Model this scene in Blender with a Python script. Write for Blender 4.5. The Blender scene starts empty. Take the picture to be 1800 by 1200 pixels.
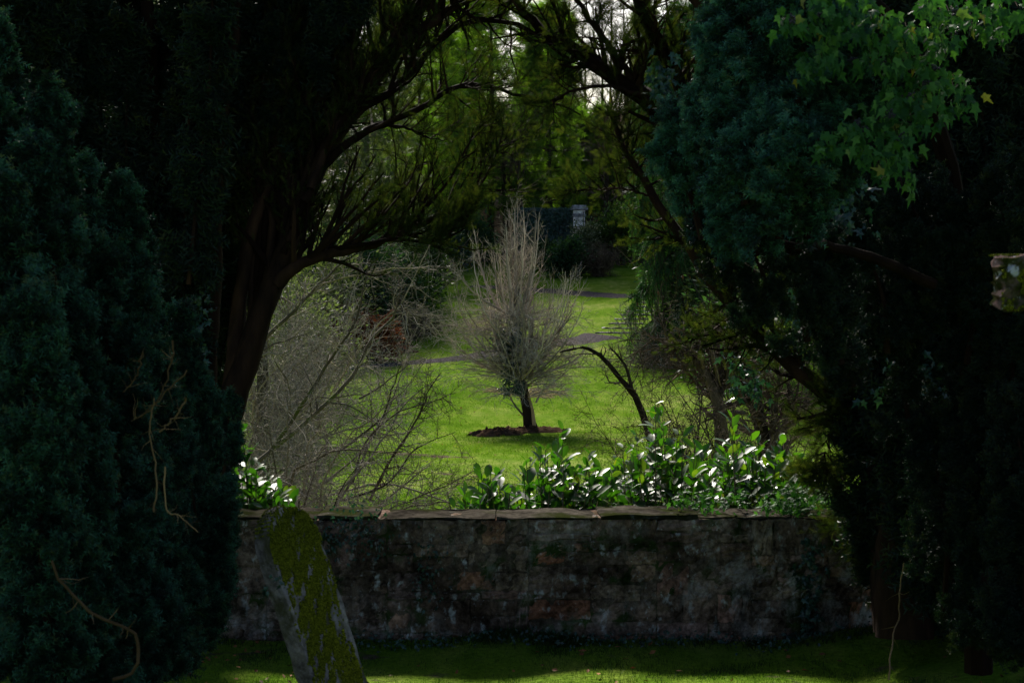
import bpy, math, random
import numpy as np
from mathutils import Vector, Euler

# ------------------------------------------------------------------ camera, sky, sun, exposure
sc = bpy.context.scene
COL = sc.collection
F = 2900.0                      # focal length in photo pixels (photo 1800 x 1200)
CAMZ = 2.67
PITCH = math.atan(120.0 / F)
cd = bpy.data.cameras.new("camera"); cam = bpy.data.objects.new("camera", cd); COL.objects.link(cam)
cam.location = (0, 0, CAMZ)
cam.rotation_euler = (math.radians(90) - PITCH, 0, 0)
cd.sensor_width = 36.0; cd.lens = 36.0 * F / 1800.0
cd.clip_start = 0.1; cd.clip_end = 3000
cd.dof.use_dof = True; cd.dof.focus_distance = 40.0; cd.dof.aperture_fstop = 10.0
sc.camera = cam

SUN_EL = math.radians(35); SUN_AZ = math.radians(-12)      # ahead, a little to the left
w = bpy.data.worlds.new("World"); sc.world = w; w.use_nodes = True
nt = w.node_tree; nt.nodes.clear()
sky = nt.nodes.new("ShaderNodeTexSky"); sky.sky_type = 'NISHITA'; sky.sun_disc = False
sky.sun_elevation = SUN_EL; sky.sun_rotation = SUN_AZ; sky.dust_density = 2.0
bg = nt.nodes.new("ShaderNodeBackground"); bg.inputs[1].default_value = 0.055
wo = nt.nodes.new("ShaderNodeOutputWorld")
nt.links.new(sky.outputs[0], bg.inputs[0]); nt.links.new(bg.outputs[0], wo.inputs[0])
sl = bpy.data.lights.new("sun", 'SUN'); sl.energy = 4.7; sl.angle = math.radians(6.0); sl.color = (1.0, 0.94, 0.84)
so = bpy.data.objects.new("sun", sl); COL.objects.link(so)
sd = Vector((math.sin(SUN_AZ) * math.cos(SUN_EL), math.cos(SUN_AZ) * math.cos(SUN_EL), math.sin(SUN_EL)))
so.rotation_euler = sd.to_track_quat('Z', 'Y').to_euler()
sc.view_settings.view_transform = 'Standard'; sc.view_settings.look = 'None'
sc.view_settings.exposure = 1.15; sc.view_settings.gamma = 1.0
sc.cycles.max_bounces = 5; sc.cycles.diffuse_bounces = 3; sc.cycles.transmission_bounces = 3

rng = np.random.default_rng(7)
U = rng.uniform

# ------------------------------------------------------------------ pixel -> point, terrain
cp, sp = math.cos(PITCH), math.sin(PITCH)
def P(x, y, d):
    "point at depth d (world y) seen at photo pixel x, y"
    u = (x - 900) / F; v = (600 - y) / F
    dy = cp + v * sp; dz = v * cp - sp
    return np.array([u / dy * d, d, CAMZ + dz / dy * d])

_ky = np.array([-80, 0, 4, 9, 11, 12.2, 12.45, 14, 20, 28, 36, 45, 52, 60, 68, 85, 100, 160, 200, 300, 700.])
_kz = np.array([1.0, 1.0, .72, .1, 0, 0, -.5, -.75, -.97, -1.28, -1.44, -1.60, -1.25, -.64, .18, 1.94, 3.5, 17, 22, 26, 34.])
_gy = np.linspace(-80, 700, 7801); _g0 = np.interp(_gy, _ky, _kz)
_k = np.ones(61) / 61
_gs = np.convolve(np.pad(_g0, 30, mode='edge'), _k, mode='valid')
_gz = np.where(_gy > 20, _gs, _g0)
def Z(x, y):
    x = np.asarray(x, float); y = np.asarray(y, float)
    z = np.interp(y, _gy, _gz)
    far = np.clip((y - 20) / 20, 0, 1)
    z = z + far * (0.10 * np.sin(x * .21 + y * .07) + .06 * np.sin(x * .5 - y * .19 + 1))
    near = np.clip((13 - y) / 1.0, 0, 1)
    z = z + near * (.22 * np.clip((x - 2.2) / 1.6, 0, 1) + .02 * np.sin(x * 2.3 + y * 1.7) + .015 * np.sin(x * 5.1 - y * 3))
    z = z + np.clip((np.abs(x) - 20) / 60, 0, 1) * np.clip((y - 20) / 60, 0, 1) * 6
    return z
def G(x, y, dmin=14):
    "where the photo pixel's ray meets the terrain beyond dmin"
    ds = np.arange(dmin, 300, .1)
    u = (x - 900) / F; v = (600 - y) / F
    dy = cp + v * sp; dz = v * cp - sp
    zz = CAMZ + dz / dy * ds
    hit = np.nonzero(zz <= Z(u / dy * ds, ds))[0]
    d = ds[hit[0]] if len(hit) else 100
    X = u / dy * d
    return np.array([X, d, float(Z(X, d))])

# ------------------------------------------------------------------ mesh collecting
def nrm(a):
    return a / np.maximum(np.linalg.norm(a, axis=-1, keepdims=True), 1e-9)
class MB:
    def __init__(s): s.v = []; s.q = []; s.t = []; s.r = []; s.n = 0
    def add(s, v, q=None, t=None, r=None):
        v = np.asarray(v, float).reshape(-1, 3)
        if q is not None and len(q): s.q.append(np.asarray(q, np.int64).reshape(-1, 4) + s.n)
        if t is not None and len(t): s.t.append(np.asarray(t, np.int64).reshape(-1, 3) + s.n)
        s.v.append(v); s.r.append(np.full(len(v), .5) if r is None else np.broadcast_to(np.asarray(r, float), (len(v),)))
        s.n += len(v)
    def build(s, name, mat, parent=None, smooth=False, origin=None):
        v = np.concatenate(s.v); r = np.concatenate(s.r)
        if parent is not None:
            v = v - np.array(parent.location)[None]
        q = np.concatenate(s.q) if s.q else np.zeros((0, 4), np.int64)
        t = np.concatenate(s.t) if s.t else np.zeros((0, 3), np.int64)
        me = bpy.data.meshes.new(name)
        me.vertices.add(len(v)); me.vertices.foreach_set('co', v.astype(np.float32).ravel())
        nl = len(q) * 4 + len(t) * 3
        me.loops.add(nl); me.loops.foreach_set('vertex_index', np.concatenate([q.ravel(), t.ravel()]).astype(np.int32))
        me.polygons.add(len(q) + len(t))
        st = np.concatenate([np.arange(len(q)) * 4, len(q) * 4 + np.arange(len(t)) * 3]).astype(np.int32)
        me.polygons.foreach_set('loop_start', st)
        me.polygons.foreach_set('use_smooth', np.full(len(st), bool(smooth)))
        me.update(calc_edges=True)
        a = me.attributes.new('rnd', 'FLOAT', 'POINT'); a.data.foreach_set('value', r.astype(np.float32))
        me.materials.append(mat)
        o = bpy.data.objects.new(name, me); COL.objects.link(o)
        if parent is not None: o.parent = parent
        return o
def thing(name, label, cat, loc, group=None):
    o = bpy.data.objects.new(name, None); COL.objects.link(o); o.location = tuple(float(c) for c in loc)
    o.empty_display_size = .2
    o['label'] = label; o['category'] = cat
    if group: o['group'] = group
    bpy.context.view_layer.update()
    return o
def tag(o, label, cat, group=None):
    o['label'] = label; o['category'] = cat
    if group: o['group'] = group
    return o

def tubes(mb, Pn, Rn, s=4, r=None, jitter=0):
    "Pn (N,K,3) polylines with radii Rn (N,K)"
    N, K, _ = Pn.shape
    T = np.gradient(Pn, axis=1); T = nrm(T)
    m = nrm(Pn[:, -1] - Pn[:, 0])
    ref = np.where(np.abs(m[:, 2:3]) > .8, np.array([[1., 0, 0]]), np.array([[0, 0, 1.]]))[:, None]
    A = nrm(np.cross(T, ref)); B = np.cross(T, A)
    th = np.arange(s) * 2 * np.pi / s
    rr = Rn[:, :, None] * np.ones(s)
    if jitter: rr = rr * (1 + jitter * rng.standard_normal((N, 1, s)) + jitter * .5 * rng.standard_normal((N, K, s)))
    ring = Pn[:, :, None] + rr[..., None] * (A[:, :, None] * np.cos(th)[None, None, :, None] + B[:, :, None] * np.sin(th)[None, None, :, None])
    i = np.arange(s); j = (i + 1) % s
    base = (np.arange(K - 1) * s)[:, None]
    q = np.stack([base + i, base + j, base + j + s, base + i + s], -1).reshape(-1, 4)
    q = (q[None] + (np.arange(N) * K * s)[:, None, None]).reshape(-1, 4)
    rv = U(0, 1, N) if r is None else np.broadcast_to(r, (N,))
    mb.add(ring.reshape(-1, 3), q=q, r=np.repeat(rv, K * s))

def spline(pts, K):
    "smooth polyline through pts, K samples"
    p = np.asarray(pts, float); n = len(p)
    pp = np.vstack([2 * p[0] - p[1], p, 2 * p[-1] - p[-2]])
    t = np.linspace(0, n - 1 - 1e-6, K); i = t.astype(int); f = (t - i)[:, None]
    a, b, c, d = pp[i], pp[i + 1], pp[i + 2], pp[i + 3]
    return .5 * (2 * b + (c - a) * f + (2 * a - 5 * b + 4 * c - d) * f ** 2 + (3 * b - a - 3 * c + d) * f ** 3)
def limb(pix, r0, r1, K=14, wob=0):
    "one (1,K,3) limb from (x, y, depth) pixels"
    c = spline([P(*p) for p in pix], K)
    if wob: c = c + wob * rng.standard_normal(c.shape) * np.linspace(.3, 1, K)[:, None]
    return c[None], np.linspace(r0, r1, K)[None]
def walk(p0, d0, L, K, wander, bias):
    N = len(p0); p = p0.copy(); d = nrm(d0); out = [p.copy()]
    st = (np.broadcast_to(L, (N,)) / (K - 1))[:, None]
    for k in range(K - 1):
        d = nrm(d + wander * rng.standard_normal((N, 3)) + np.asarray(bias) / (K - 1))
        p = p + d * st; out.append(p.copy())
    return np.stack(out, 1)
def at(Pn, Rn, idx, t):
    K = Pn.shape[1]; f = t * (K - 1) * .9999; i = f.astype(int); f = f - i
    a = Pn[idx, i]; b = Pn[idx, i + 1]
    return a + (b - a) * f[:, None], nrm(b - a), Rn[idx, i] * (1 - f) + Rn[idx, i + 1] * f
def grow(Pn, Rn, n, t0, t1, L, ang, K=5, wander=.12, bias=(0, 0, 0), rr=.6, tip=.25, lt=.5, rmin=0, up=None):
    N = len(Pn); idx = np.repeat(np.arange(N), n); M = len(idx)
    t = U(t0, t1, M); p, T, R = at(Pn, Rn, idx, t)
    q = rng.standard_normal((M, 3))
    if up is not None: q = q + np.asarray(up) * 1.2
    q = nrm(q - (q * T).sum(1, keepdims=True) * T)
    a = np.radians(U(ang[0], ang[1], M))[:, None]
    d = np.cos(a) * T + np.sin(a) * q
    LL = L * (1 - lt * t) * U(.55, 1.2, M)
    C = walk(p, d, LL, K, wander, bias)
    R0 = np.maximum(R * rr, rmin)
    return C, R0[:, None] * np.linspace(1, tip, K)[None]

def tmpl(verts, q=(), t=()):
    return np.array(verts, float), np.array(q, int).reshape(-1, 4), np.array(t, int).reshape(-1, 3)
def scatter(mb, tp, pos, d, n, s, r=None, grad=0.):
    V, q, t = tp; N = len(pos); nv = len(V)
    y = nrm(d); x = nrm(np.cross(y, n)); z = np.cross(x, y)
    s = np.broadcast_to(np.asarray(s, float), (N,))[:, None, None]
    W = pos[:, None] + s * (V[None, :, 0:1] * x[:, None] + V[None, :, 1:2] * y[:, None] + V[None, :, 2:3] * z[:, None])
    off = (np.arange(N) * nv)[:, None, None]
    rv = U(0, 1, N) if r is None else np.clip(r, 0, 1)
    mb.add(W.reshape(-1, 3), q=(q[None] + off).reshape(-1, 4) if len(q) else None,
           t=(t[None] + off).reshape(-1, 3) if len(t) else None, r=np.repeat(rv, nv) if not grad else np.clip(rv[:, None] + grad * (V[None, :, 1] - .55), 0, .97).ravel())

def sprig_tmpl(seed, n=16, nl=.3, nw=.05, spread=2.4, stem=.012, flat=0.):
    g = np.random.default_rng(seed); V = [(-stem, 0, 0), (stem, 0, 0), (0, 1, 0)]; T = [(0, 1, 2)]
    for i in range(n):
        t = (i + .5) / n; az = i * spread + g.uniform(-.3, .3)
        cx, cz = math.cos(az), math.sin(az) * (1 - flat)
        if flat > .5: cx = 1 if i % 2 else -1; cz = g.uniform(-.25, .25)
        l = nl * (1 - .45 * t) * g.uniform(.8, 1.15); e = g.uniform(.45, .9)
        b = np.array([0, t, 0]); tip = b + l * np.array([cx, e, cz]); sd_ = np.array([0, 1, 0]) * nw
        k = len(V); V += [b - sd_ * .5, b + sd_ * .5, tip]; T.append((k, k + 1, k + 2))
    return tmpl(V, t=T)
YEW = [sprig_tmpl(i) for i in range(4)]
YEWTUFT = [sprig_tmpl(80 + i, n=12, nl=.42, nw=.13, stem=.03) for i in range(4)]
YEWFLAT = [sprig_tmpl(20 + i, n=16, nl=.32, nw=.06, flat=.8) for i in range(3)]
SPRAY = [sprig_tmpl(40 + i, n=10, nl=.42, nw=.10, flat=.7, stem=.02) for i in range(3)]
HANG = [sprig_tmpl(60 + i, n=10, nl=.28, nw=.07, stem=.02) for i in range(3)]
LAUREL = tmpl([(0, 0, 0), (-.19, .25, .05), (0, .25, 0), (.19, .25, .05), (-.24, .55, .06), (0, .55, .01), (.24, .55, .06), (-.16, .84, .02), (0, .84, -.02), (.16, .84, .02), (0, 1.02, -.07)],
              q=[(1, 2, 5, 4), (2, 3, 6, 5), (4, 5, 8, 7), (5, 6, 9, 8)], t=[(0, 2, 1), (0, 3, 2), (7, 8, 10), (8, 9, 10)])
IVY = tmpl([(0, 0, 0), (-.22, .02, .03), (-.20, .26, 0), (-.40, .50, -.06), (-.13, .56, .02), (0, 1.15, -.10), (.13, .56, .02), (.40, .50, -.06), (.20, .26, 0), (.22, .02, .03), (0, .4, .06)],
           t=[(10, k, k + 1)[::-1] for k in range(9)] + [(10, 9, 0)[::-1]])
LEAF = tmpl([(0, 0, 0), (-.25, .45, .05), (0, .5, 0), (.25, .45, .05), (0, 1, -.03)], t=[(0, 2, 1), (0, 3, 2), (1, 2, 4), (2, 3, 4)])

def sprigs(mb, tps, pos, d, s, r=None, grad=0.):
    k = rng.integers(0, len(tps), len(pos)); n = rng.standard_normal(pos.shape)
    s = np.broadcast_to(s, (len(pos),))
    for i, tp in enumerate(tps):
        m = k == i
        if m.any(): scatter(mb, tp, pos[m], d[m], n[m], s[m], None if r is None else r[m], grad)
def along(Pn, Rn, n, t0=0., t1=1.):
    idx = np.repeat(np.arange(len(Pn)), n); t = U(t0, t1, len(idx))
    return at(Pn, Rn, idx, t)

# ------------------------------------------------------------------ materials
def newmat(name):
    m = bpy.data.materials.new(name); m.use_nodes = True; t = m.node_tree; t.nodes.clear()
    o = t.nodes.new('ShaderNodeOutputMaterial'); return m, t, o
def N_(t, ty, **k):
    n = t.nodes.new(ty)
    for a, b in k.items(): setattr(n, a, b)
    return n
def ramp(t, src, stops):
    r = t.nodes.new('ShaderNodeValToRGB'); e = r.color_ramp.elements
    while len(e) > 1: e.remove(e[0])
    e[0].position = stops[0][0]; e[0].color = (*stops[0][1], 1)
    for p, c in stops[1:]:
        x = e.new(p); x.color = (*c, 1)
    t.links.new(src, r.inputs[0]); return r.outputs[0]
def noise(t, scale, detail=4, vec=None, rough=.6, coord='Object'):
    n = t.nodes.new('ShaderNodeTexNoise'); n.inputs['Scale'].default_value = scale; n.inputs['Detail'].default_value = detail
    n.inputs['Roughness'].default_value = rough
    if vec is None:
        c = t.nodes.new('ShaderNodeTexCoord'); vec = c.outputs[coord]
    t.links.new(vec, n.inputs['Vector']); return n.outputs['Fac']
def mapped(t, sx, sy, sz):
    c = t.nodes.new('ShaderNodeTexCoord'); m = t.nodes.new('ShaderNodeMapping'); m.inputs['Scale'].default_value = (sx, sy, sz)
    t.links.new(c.outputs['Object'], m.inputs[0]); return m.outputs[0]
def mixc(t, f, a, b, mode='MIX'):
    m = t.nodes.new('ShaderNodeMix'); m.data_type = 'RGBA'; m.blend_type = mode
    for s_, v in ((m.inputs[0], f), (m.inputs[6], a), (m.inputs[7], b)):
        if isinstance(v, (int, float)): s_.default_value = v
        elif isinstance(v, tuple): s_.default_value = (*v, 1)
        else: t.links.new(v, s_)
    return m.outputs[2]
def bsdf(t, col, rough=.7, spec=.3, bump=None, bs=.3, bd=.01):
    b = t.nodes.new('ShaderNodeBsdfPrincipled')
    if isinstance(col, tuple): b.inputs['Base Color'].default_value = (*col, 1)
    else: t.links.new(col, b.inputs['Base Color'])
    if isinstance(rough, (int, float)): b.inputs['Roughness'].default_value = rough
    else: t.links.new(rough, b.inputs['Roughness'])
    b.inputs['Specular IOR Level'].default_value = spec
    if bump is not None:
        u = t.nodes.new('ShaderNodeBump'); u.inputs['Strength'].default_value = bs; u.inputs['Distance'].default_value = bd
        t.links.new(bump, u.inputs['Height']); t.links.new(u.outputs[0], b.inputs['Normal'])
    return b
def foliage(name, stops, rough=.55, spec=.3, trans=.3, tcol=None):
    m, t, o = newmat(name)
    a = N_(t, 'ShaderNodeAttribute', attribute_name='rnd')
    c = ramp(t, a.outputs['Fac'], stops)
    big = noise(t, .9, 2)
    c2 = mixc(t, 1.0, c, ramp(t, big, [(.3, (.72, .75, .8)), (.7, (1.2, 1.15, 1.05))]), 'MULTIPLY')
    b = bsdf(t, c2, rough, spec)
    if trans > 0:
        tr = t.nodes.new('ShaderNodeBsdfTranslucent')
        tc = mixc(t, 1.0, c2, tcol or (1.6, 1.9, .6), 'MULTIPLY')
        t.links.new(tc, tr.inputs[0])
        mx = t.nodes.new('ShaderNodeMixShader'); mx.inputs[0].default_value = trans
        t.links.new(b.outputs[0], mx.inputs[1]); t.links.new(tr.outputs[0], mx.inputs[2]); t.links.new(mx.outputs[0], o.inputs[0])
    else: t.links.new(b.outputs[0], o.inputs[0])
    return m
def bark(name, c1, c2, scale=12, moss=None):
    m, t, o = newmat(name)
    n = noise(t, scale, 5, mapped(t, 1, 1, .25)); c = ramp(t, n, [(.3, c1), (.68, c2)])
    if moss: c = mixc(t, ramp(t, noise(t, 3.5, 3), [(.52, (0, 0, 0)), (.62, (1, 1, 1))]), c, moss)
    a = N_(t, 'ShaderNodeAttribute', attribute_name='rnd')
    c = mixc(t, 1.0, c, ramp(t, a.outputs['Fac'], [(0, (.35, .33, .31)), (.6, (.9, .9, .9)), (1, (1.7, 1.65, 1.6))]), 'MULTIPLY')
    b = bsdf(t, c, .92, .06, n, .7, .02); t.links.new(b.outputs[0], o.inputs[0]); return m

M_yew_blue = foliage('yew_needles_blue', [(0, (.002, .007, .005)), (.45, (.010, .036, .027)), (.9, (.045, .14, .105)), (1, (.07, .07, .025))], .6, .2, .1)  # steep ramp paints lit lobes against dark gaps
M_yew_skylit = foliage('yew_needles_skylit', [(0, (.003, .013, .012)), (.45, (.022, .08, .07)), (.9, (.08, .24, .20)), (1, (.12, .13, .05))], .5, .3, .1)  # sky light on the high bough put into brighter, bluer needle colour
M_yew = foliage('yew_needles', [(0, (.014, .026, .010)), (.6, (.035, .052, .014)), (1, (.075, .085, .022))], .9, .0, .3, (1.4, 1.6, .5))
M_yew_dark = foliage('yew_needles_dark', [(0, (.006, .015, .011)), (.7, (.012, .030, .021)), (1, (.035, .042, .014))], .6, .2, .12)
M_fir = foliage('fir_needles_bright', [(0, (.045, .085, .018)), (.6, (.085, .15, .034)), (1, (.13, .20, .055))], .6, .15, .48, (1.8, 2.2, .4))
M_cyp = foliage('cypress_needles', [(0, (.045, .060, .035)), (.7, (.085, .105, .06)), (1, (.13, .15, .09))], .6, .25, .35)
M_con = foliage('conifer_needles', [(0, (.014, .040, .022)), (.7, (.035, .08, .035)), (1, (.07, .10, .035))], .6, .25, .3)
M_spruce = foliage('spruce_needles', [(0, (.014, .050, .022)), (.6, (.03, .09, .035)), (1, (.07, .11, .03))], .7, .1, .18)
M_shrub = foliage('shrub_leaves', [(0, (.02, .045, .012)), (.7, (.045, .085, .022)), (1, (.09, .12, .04))], .5, .35, .35)
M_laurel = foliage('laurel_leaves', [(0, (.012, .045, .008)), (.6, (.028, .085, .012)), (.95, (.06, .13, .018)), (1, (.16, .17, .03))], .46, .45, .34, (1.8, 2.3, .4))
M_ivy = foliage('ivy_leaves', [(0, (.012, .05, .015)), (.6, (.04, .13, .03)), (.975, (.085, .20, .05)), (1, (.22, .20, .04))], .65, .15, .2)
M_ivydark = foliage('ivy_leaves_dark', [(0, (.008, .03, .025)), (.6, (.018, .06, .05)), (1, (.035, .09, .07))], .3, .5, .15)
M_russet = foliage('bracken_dead', [(0, (.07, .022, .012)), (.6, (.15, .05, .022)), (1, (.22, .085, .035))], .8, .1, .2, (1.2, 1, .8))
M_litter = foliage('leaf_litter', [(0, (.06, .03, .015)), (.6, (.16, .07, .03)), (1, (.30, .13, .05))], .8, .1, .1, (1.2, 1, .8))
M_flower = foliage('pale_leaves', [(0, (.04, .07, .03)), (.5, (.09, .13, .05)), (.8, (.3, .32, .2)), (1, (.6, .6, .5))], .5, .3, .3, (1.2, 1.2, .9))
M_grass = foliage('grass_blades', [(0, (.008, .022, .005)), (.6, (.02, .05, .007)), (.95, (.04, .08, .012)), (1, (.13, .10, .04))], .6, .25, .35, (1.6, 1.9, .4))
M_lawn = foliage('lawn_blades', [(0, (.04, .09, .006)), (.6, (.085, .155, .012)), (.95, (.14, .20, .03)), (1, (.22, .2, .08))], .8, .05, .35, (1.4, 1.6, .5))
M_moss = foliage('moss', [(0, (.05, .06, .005)), (.5, (.12, .135, .008)), (1, (.24, .25, .018))], .9, .1, .15, (1.3, 1.4, .5))
M_bark_yew = bark('yew_bark', (.008, .005, .004), (.034, .018, .011), 9)
M_bark_dark = bark('bark_dark', (.03, .024, .018), (.09, .07, .05), 9)
M_bark_pale = bark('bark_pale', (.10, .085, .060), (.26, .225, .165), 7)
M_twig_pale = bark('twig_pale', (.25, .21, .175), (.50, .44, .385), 3)
M_twig_grey = bark('twig_grey', (.15, .13, .11), (.36, .32, .27), 3)
M_twig_brown = bark('twig_brown', (.06, .045, .035), (.16, .12, .09), 3)
M_limb_moss = bark('limb_moss', (.07, .06, .045), (.17, .145, .11), 6, (.10, .13, .03))
M_dead = bark('dead_wood', (.08, .05, .028), (.22, .15, .08), 8)
M_heart = bark('heartwood', (.14, .09, .05), (.34, .24, .13), 5)
M_cone = bark('cone', (.12, .05, .025), (.25, .12, .06), 20)

def mat_ground():
    m, t, o = newmat('turf')
    n1 = noise(t, .22, 5); n2 = noise(t, 3.0, 6, mapped(t, 1, .35, 1)); n3 = noise(t, 30, 3)
    g = ramp(t, n1, [(.3, (.058, .122, .009)), (.5, (.095, .168, .017)), (.7, (.155, .205, .045))])
    g = mixc(t, 1.0, g, ramp(t, n2, [(.3, (.72, .80, .6)), (.5, (1, 1, 1)), (.66, (1.5, 1.2, 1.8))]), 'MULTIPLY')
    g = mixc(t, 1.0, g, ramp(t, n3, [(.3, (.7, .75, .7)), (.7, (1.25, 1.2, 1.2))]), 'MULTIPLY')
    a = N_(t, 'ShaderNodeAttribute', attribute_name='rnd')       # wear / wood floor
    soil = ramp(t, noise(t, 6, 6), [(.3, (.035, .026, .018)), (.7, (.13, .10, .075))])
    nn = noise(t, 2.5, 6)
    ad = N_(t, 'ShaderNodeMath', operation='ADD'); t.links.new(a.outputs['Fac'], ad.inputs[0]); t.links.new(nn, ad.inputs[1])
    f = ramp(t, ad.outputs[0], [(.92, (0, 0, 0)), (1.18, (1, 1, 1))])
    c = mixc(t, f, g, soil)
    b = bsdf(t, c, 1.0, .0, noise(t, 14, 8), .9, .06); t.links.new(b.outputs[0], o.inputs[0]); return m
def mat_soil(name, c1, c2, c3, sc_=8):
    m, t, o = newmat(name)
    n = noise(t, sc_, 7); c = ramp(t, n, [(.28, c1), (.5, c2), (.72, c3)])
    b = bsdf(t, c, 1.0, .0, n, .8, .05); t.links.new(b.outputs[0], o.inputs[0]); return m
def mat_stone(name, stops, lich=(.42, .46, .42), lf=(.60, .68), moss=(.045, .06, .012), mf=(.56, .66), sc_=6, bs=.6, blotch=False):
    m, t, o = newmat(name)
    a = N_(t, 'ShaderNodeAttribute', attribute_name='rnd')
    c = ramp(t, a.outputs['Fac'], stops)
    n = noise(t, sc_ * 3, 8, rough=.7)
    c = mixc(t, 1.0, c, ramp(t, n, [(.32, (.35, .35, .35)), (.68, (1.75, 1.75, 1.75))]), 'MULTIPLY')
    c = mixc(t, 1.0, c, ramp(t, noise(t, 1.1, 6, rough=.7), [(.36, (.38, .36, .36)), (.62, (1.6, 1.55, 1.55))]), 'MULTIPLY')
    if moss: c = mixc(t, ramp(t, noise(t, sc_ * .5, 6), [(mf[0], (0, 0, 0)), (mf[1], (1, 1, 1))]), c, moss)
    v = noise(t, sc_ * 1.3, 7, mapped(t, 1.2, 1, .8), .62)
    c = mixc(t, ramp(t, v, [(lf[0], (0, 0, 0)), (lf[1], (1, 1, 1))]), c, lich)
    v2 = noise(t, sc_ * 7, 2)
    c = mixc(t, ramp(t, v2, [(.70, (0, 0, 0)), (.74, (.8, .8, .8))]), c, lich)
    if blotch:
        msk = ramp(t, noise(t, .55, 3), [(.42, (0, 0, 0)), (.62, (1, 1, 1))])
        f2 = ramp(t, noise(t, 5, 9, mapped(t, 1, 1, .7), .75), [(.50, (0, 0, 0)), (.60, (.75, .75, .75))])
        c = mixc(t, mixc(t, 1.0, msk, f2, 'MULTIPLY'), c, (.42, .41, .41))
        c = mixc(t, 1.0, c, ramp(t, noise(t, 3.2, 7, rough=.75), [(.38, (.25, .24, .23)), (.62, (1.5, 1.45, 1.4))]), 'MULTIPLY')
    b = bsdf(t, c, 1.0, .0, n, bs, .012); t.links.new(b.outputs[0], o.inputs[0]); return m

M_turf = mat_ground()
M_path = mat_soil('path_gravel', (.035, .031, .034), (.065, .058, .062), (.11, .10, .105), 12)
M_soil = mat_soil('bare_soil', (.02, .012, .008), (.05, .032, .021), (.09, .062, .042), 7)
M_dry = mat_soil('dry_patch', (.06, .075, .015), (.10, .085, .04), (.16, .13, .07), 5)
WALLST = [(0, (.08, .06, .045)), (.2, (.12, .085, .065)), (.4, (.15, .11, .09)), (.55, (.11, .085, .07)), (.78, (.18, .14, .105)), (.88, (.21, .09, .05)), (1, (.16, .12, .11))]
M_wall = mat_stone('wall_stone', WALLST, (.38, .41, .42), (.56, .68), (.035, .05, .02), (.54, .68), 8, 1.0, True)
M_mortar = mat_stone('mortar', [(0, (.07, .055, .042)), (1, (.10, .08, .062))], (.26, .27, .25), (.62, .70), (.03, .05, .015), (.5, .6), 8, 1.0, True)
M_cope = mat_stone('coping_stone', [(0, (.024, .022, .018)), (.5, (.036, .033, .027)), (1, (.05, .046, .038))], (.09, .10, .09), (.62, .72), (.018, .022, .007), (.5, .62))  # darkened tone stands in for canopy shade on the wall top
M_grave = mat_stone('gravestone', [(0, (.19, .172, .165)), (1, (.24, .22, .222))], (.30, .28, .31), (.56, .76), (.09, .085, .05), (.48, .6), 9, .8)
M_cross = mat_stone('cross_stone', [(0, (.075, .05, .045)), (1, (.11, .08, .075))], (.45, .46, .50), (.55, .60), (.035, .042, .012), (.47, .53), 9, .8)
M_pillar = mat_stone('pillar_stone', [(0, (.62, .46, .40)), (.5, (.74, .68, .66)), (1, (.80, .79, .80))], (.82, .82, .84), (.55, .65), None, (1, 1), 3)
M_pcap = mat_stone('pillar_cap', [(0, (.22, .22, .24)), (1, (.28, .28, .31))], (.5, .5, .52), (.55, .65), None, (1, 1), 3)
M_step = mat_stone('step_stone', [(0, (.10, .097, .092)), (1, (.17, .165, .16))], (.6, .6, .6), (.55, .65), (.05, .06, .03), (.55, .65), 3)
m, t, o = newmat('iron'); t.links.new(bsdf(t, ramp(t, noise(t, 20, 3), [(.3, (.012, .011, .010)), (.7, (.04, .03, .025))]), .6, .4).outputs[0], o.inputs[0]); M_iron = m
m, t, o = newmat('berry'); t.links.new(bsdf(t, ramp(t, noise(t, 40, 2), [(.3, (.012, .010, .02)), (.7, (.03, .025, .04))]), .4, .4).outputs[0], o.inputs[0]); M_berry = m

# ------------------------------------------------------------------ terrain, paths, soil
def grid_mesh(mb, X, Y, Zz, r):
    ny, nx = X.shape
    i = np.arange(ny - 1)[:, None] * nx + np.arange(nx - 1)[None]
    q = np.stack([i, i + 1, i + 1 + nx, i + nx], -1).reshape(-1, 4)
    mb.add(np.stack([X, Y, Zz], -1).reshape(-1, 3), q=q, r=np.asarray(r).ravel())
ys = np.concatenate([np.linspace(-80, 0, 17)[:-1], np.arange(0, 14, .125), np.arange(14, 30, .4), np.arange(30, 110, .4), np.arange(110, 200, 2.5), np.linspace(200, 700, 26)])
xs = np.concatenate([-np.geomspace(400, 12, 34), np.arange(-11.75, 12, .25), np.geomspace(12, 400, 34)])
X, Y = np.meshgrid(xs, ys); ZZ = Z(X, Y)
def bump(X, Y, c, rx, ry, rot=0):
    dx, dy = X - c[0], Y - c[1]; ca, sa = math.cos(rot), math.sin(rot)
    u = (dx * ca + dy * sa) / rx; v = (-dx * sa + dy * ca) / ry
    return np.exp(-(u * u + v * v))
wear = .30 * np.clip((13 - Y) / 1, 0, 1) + np.clip((Y - 92) / 12, 0, 1) * 1.0 + np.clip((np.abs(X) - 12) / 8, 0, 1) * .5 * (Y > 14)
wear += .62 * bump(X, Y, G(740, 800), .5, 3.2, .9) + .55 * bump(X, Y, G(800, 835), .4, 3.0, .9) + .55 * bump(X, Y, G(860, 850), .35, 1.8, .9)
wear += .42 * bump(X, Y, G(960, 690), 1.9, 2.4) + .5 * bump(X, Y, np.array([4.4, 11.6]), 1.0, .9) + .08 * bump(X, Y, np.array([-2.4, 10.5]), 1.0, 1.6)
wear += .35 * bump(X, Y, G(640, 625), 2.0, 2.0)
tb = MB(); grid_mesh(tb, X, Y, ZZ, np.clip(wear, 0, 1)); o = tb.build('ground', M_turf, smooth=True); o['kind'] = 'structure'

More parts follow.
